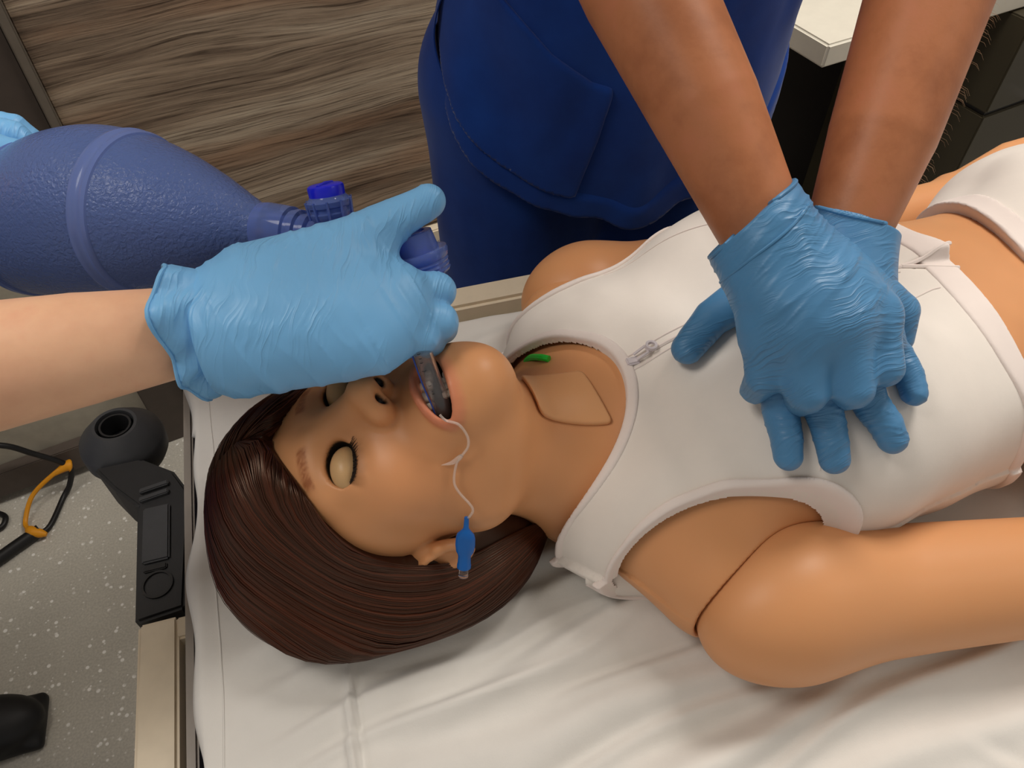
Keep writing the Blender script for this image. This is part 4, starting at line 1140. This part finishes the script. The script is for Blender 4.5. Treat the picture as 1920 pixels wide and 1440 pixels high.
# ================================================================== BREATHING BAG
def m_blue(name, col, trans, rough, bumps=None, ior=1.25):
    M = Mat(name, rough, spec=.5, trans=trans, ior=ior)
    co = M.coord(); M.color(M.ramp(M.noise(9, 3, .5, co), [(.3, tuple(v*.9 for v in col[:3])), (.7, tuple(min(1, v*1.06) for v in col[:3]))]))
    if bumps: M.bump(M.noise(bumps, 2, .5, co, .5), .8, .0014)
    return M.m
M_BAG = m_blue('blue_bag_silicone', srgb(104, 127, 188), .40, .22, 340)
M_BAGRING = m_blue('blue_bag_band', srgb(128, 150, 215), .45, .18)
M_VALVE = m_blue('clear_blue_plastic', srgb(134, 160, 236), .66, .08, None, 1.25)
M_CAP = plain('royal_blue_cap', srgb(24, 32, 205), .28, .04)
M_CLEAR = Mat('clear_pvc', .10, col=(.97, .96, .95, 1), trans=.97, ior=1.38)
M_CLEAR.color(M_CLEAR.ramp(M_CLEAR.noise(20, 2, .5), [(.3, (.84, .80, .80)), (.7, (.92, .88, .88))])); M_CLEAR = M_CLEAR.m
BC = Vector((-.1551, .074, .9768)); BA = Vector((-.832, .5455, -.1)).normalized()
bv = empty('breathing_bag', (-.26, .14, .90)); tag(bv, 'translucent blue hand squeezed breathing bag held above the manikin head', 'breathing bag')
prof = [(.006, .0170), (.014, .0180), (.022, .0215), (.035, .0285), (.050, .0360), (.070, .0450), (.090, .0525), (.108, .0575), (.125, .0612), (.145, .0645), (.165, .0660), (.185, .0658), (.205, .0645), (.225, .0612), (.245, .0555), (.262, .047), (.276, .036), (.285, .022)]
pr_ = []
for i in range(len(prof)-1):
    for k in range(4):
        t_ = k/4; pr_.append((prof[i][0]*(1-t_)+prof[i+1][0]*t_, prof[i][1]*(1-t_)+prof[i+1][1]*t_))
pr_.append(prof[-1])
rr = np.array([r for _, r in pr_]); k5 = np.ones(5)/5; rs = np.convolve(np.pad(rr, 2, mode='edge'), k5, 'valid'); pr_ = [(t, float(r)) for (t, _), r in zip(pr_, rs)]
def sag(mb):
    """the soft bag droops a little towards its far end"""
    V = []
    for v in mb.V:
        v = Vector(v); t_ = max((v-BC).dot(BA)-.11, 0); V.append(tuple(v+Vector((0, -.25, -.97))*1.15*t_*t_))
    mb.V = V; return mb
sag(MB().lathe(pr_+[(t, max(r-.0022, .002)) for t, r in pr_[::-1]], BC, BA, 80, close=True)).build('bag', M_BAG, bv, smooth=True)
for t0 in (.120, .232):
    r0 = float(np.interp(t0, [t for t, _ in pr_], [r for _, r in pr_])); s0 = (float(np.interp(t0+.008, [t for t, _ in pr_], [r for _, r in pr_]))-r0)/.008
    rp_ = lambda dt, h: (t0+dt, r0+s0*dt+h)
    sag(MB().lathe([rp_(-.0075, -.001), rp_(-.0065, .0012), (rp_(-.004, .0020)), rp_(-.0022, .0012), rp_(0, .0004), rp_(.0022, .0012), rp_(.004, .0020), rp_(.0065, .0012), rp_(.0075, -.001)], BC, BA, 80, close=True)).build('bag_ring', M_BAGRING, bv, smooth=True)
MB().lathe([(.010, .0150), (.012, .0188), (.006, .0194), (-.008, .0186), (-.0125, .0182), (-.0135, .0160), (-.016, .0155), (-.017, .0168), (-.0205, .0166), (-.0215, .0140), (-.0245, .0138), (-.0255, .0150), (-.0285, .0148), (-.030, .0120), (-.034, .0118), (-.036, .0128), (-.044, .0125), (-.044, .0095), (.010, .0105)], BC, BA, 56, close=True).build('collar', M_VALVE, bv, smooth=True)
MB().lathe([(-.040, .0115), (-.100, .0115), (-.100, .0090), (-.040, .0090)], BC, BA, 40, close=True).build('connector', M_VALVE, bv, smooth=True)
sag(MB().lathe([(.285, .030), (.288, .033), (.300, .033), (.303, .028), (.33, .026), (.33, .02)], BC, BA, 40)).build('intake_valve', M_VALVE, bv, smooth=True)
# capped port
c0 = BC-BA*.048+Vector((0, .003, .006)); cx = Vector((.0, .45, .89)).normalized()
pt = MB().lathe([(.002, .0105), (.006, .0120), (.008, .0142), (.0115, .0148), (.0125, .0138), (.0150, .0138), (.0160, .0154), (.0195, .0160), (.0205, .0148), (.0220, .0130), (.0230, .0125), (.0230, .0100), (.002, .0085)], c0, cx, 40, close=True).build('port', M_VALVE, bv, smooth=True)
for k in range(10):
    a_ = 2*math.pi*k/10; e_ = cx.orthogonal().normalized(); b_ = cx.cross(e_); d0 = e_*math.cos(a_)+b_*math.sin(a_)
    MB().tube([c0+cx*.008+d0*.0150, c0+cx*.0205+d0*.0160], .0009, 6).build('grip_rib', M_VALVE, pt, smooth=True)
cap = MB().lathe([(.0215, .0112), (.0225, .0124), (.0285, .0126), (.0298, .0121), (.0305, .0108), (.0307, .0060), (.0307, .0010)], c0, cx, 44).build('cap', M_CAP, bv, smooth=True)
e_ = cx.cross(BA).normalized()
MB().tube([c0+cx*.0302-e_*.0098, c0+cx*.0312, c0+cx*.0302+e_*.0098], .0012, 6).build('cap_rib', M_CAP, cap, smooth=True)
# patient valve housing
vc = Vector((-.0655, -.0030, .9905)); va = Vector((-.12, .48, .87)).normalized()
MB().lathe([(-.016, .0105), (-.013, .0130), (-.010, .0185), (-.0085, .0196), (-.0070, .0188), (-.0055, .0197), (-.0040, .0189), (-.0025, .0198), (-.0010, .0191), (.0005, .0205), (.0040, .0212), (.0060, .0206), (.0062, .0170), (.0058, .0155), (.0160, .0142), (.0185, .0138), (.0190, .0120), (.0190, .0095), (.0165, .0090), (.0165, .0118), (.0045, .0128), (-.012, .0110)], vc, va, 64, close=True).build('valve_housing', M_VALVE, bv, smooth=True)
MB().lathe([(-.004, .0105), (.0, .0115), (.003, .0090), (.008, .0075)], vc, va, 32).build('valve_flap', M_CAP, bv, smooth=True)
MB().tube(crom([vc-va*.010, vc-va*.020, (-.0720, -.030, .979), (-.0755, -.045, .983)], 5), .0085, 16).build('outlet', M_VALVE, bv, smooth=True)

# ================================================================== TRACHEAL TUBE
et = empty('breathing_tube', (-.08, -.075, .955)); tag(et, 'clear breathing tube with blue stripe going into the manikin mouth', 'tube')
path = crom([(-.0755, -.045, .984), (-.0775, -.060, .985), (-.0795, -.0737, .9806), (-.0770, -.0838, .9640), (-.0728, -.0945, .9445), (-.0745, -.0920, .9220), (-.0880, -.0790, .9040)], 8)
n_ = 20
def tubewall(path, ro, ri, n=20):
    o = MB(); o.tube(path, ro, n, False); b = len(o.V); o.tube(path, ri, n, False)
    m = len(path)
    for k in range(n): o.F.append((k, b+k, b+(k+1) % n, (k+1) % n)); o.F.append(((m-1)*n+k, (m-1)*n+(k+1) % n, b+(m-1)*n+(k+1) % n, b+(m-1)*n+k))
    return o
tubewall(path, .0066, .0050).build('tube_wall', M_CLEAR, et, smooth=True)
M_BLUELINE = plain('blue_print_line', srgb(36, 74, 168), .4)
side = Vector((-.80, -.52, -.12)).normalized()
MB().tube([p+(side-(side.dot((path[min(i+1, len(path)-1)]-path[max(i-1, 0)]).normalized()))*(path[min(i+1, len(path)-1)]-path[max(i-1, 0)]).normalized()).normalized()*.0066 for i, p in enumerate(path[:38])], .0006, 6).build('blue_stripe', M_BLUELINE, et, smooth=True)
M_INK = plain('black_ink', srgb(20, 20, 24), .5)
for i, (k, ln) in enumerate(((17, .0011), (18, .0008), (19, .0010), (21, .0014), (25, .0009), (27, .0008))):
    p = path[k]; tg = (path[k+1]-path[k-1]).normalized(); fr = Vector((-.35, -.80, .48)); fr = (fr-tg*fr.dot(tg)).normalized(); sd2 = tg.cross(fr)
    q = p+fr*.0067; MB().tube([q-sd2*ln, q+tg*.0004, q+sd2*ln], .00022, 5).build('print_mark', M_INK, et)
def on(h, k):
    h = Vector(h); v = (Vector((-.115, -.402, 1.324))*0+Vector((-.25, -.62, .74))).normalized(); return h+v*k
pl = [on(h, k) for h, k in [((-.0758, -.1010, .9465), .0), ((-.0727, -.1067, .9475), .003), ((-.0653, -.1091, .9441), .005), ((-.0609, -.1117, .9346), .006), ((-.0611, -.114, .9264), .006), ((-.066, -.1156, .920), .005), ((-.0705, -.1175, .9145), .004), ((-.0739, -.1228, .9047), .004), ((-.072, -.1266, .8969), .005), ((-.0655, -.132, .8859), .006), ((-.0651, -.134, .8808), .006), ((-.0697, -.135, .8744), .006)]]
M_LINE = Mat('clear_inflation_line', .12, spec=.6, trans=.75, ior=1.35)
M_LINE.color(M_LINE.ramp(M_LINE.noise(30, 2, .5), [(.3, (.95, .86, .78)), (.7, (1, .93, .88))])); M_LINE = M_LINE.m
pil_line = MB().tube(crom(pl, 8), .00085, 10).build('inflation_line', M_LINE, et, smooth=True)
fin = [on((-.066, -.1156, .920), .005), on((-.0728, -.1162, .9156), .003), on((-.0805, -.116, .9149), .001)]
MB().tube(crom(fin, 6), [.0012, .0016, .0018, .0018, .0017, .0016, .0015, .0013, .0011, .0009, .0006, .0004, .0002], 10).build('line_end', M_LINE, pil_line, smooth=True)
b0 = pl[-1]; b1 = on((-.0755, -.1470, .836), .012); bd = (b1-b0).normalized()
M_PILOT = m_blue('blue_pilot_balloon', srgb(22, 104, 190), .25, .25, None, 1.4)
def flatlathe(prof, o_, ax, flat, n=28):
    ax = ax.normalized(); e = ax.cross(Vector((-.3, -.7, .65))).normalized(); b = ax.cross(e); V = []
    for t_, r in prof:
        for k in range(n):
            a_ = 2*math.pi*k/n; V.append(o_+ax*t_+e*math.cos(a_)*r+b*math.sin(a_)*r*flat(t_))
    m = len(prof); F = [(i*n+k, i*n+(k+1) % n, (i+1)*n+(k+1) % n, (i+1)*n+k) for i in range(m-1) for k in range(n)]+[tuple(range(n-1, -1, -1)), tuple((m-1)*n+k for k in range(n))]
    return MB().add(V, F)
fl_ = lambda t_: float(np.interp(t_, [0, .008, .012, .024, .030, .04], [1, 1, .55, .5, .9, 1]))
bal = flatlathe([(-.002, .0016), (.006, .0018), (.0075, .0026), (.011, .0058), (.014, .0066), (.020, .0068), (.025, .0060), (.0275, .0046), (.029, .0044), (.034, .0045), (.0352, .0048), (.0375, .0048), (.038, .0040)], b0, bd, fl_).build('pilot_balloon', M_PILOT, et, smooth=True)
flatlathe([(.036, .0030), (.045, .0034), (.0455, .0028)], b0, bd, lambda t_: 1.0).build('valve_tip', M_CLEAR, bal, smooth=True)
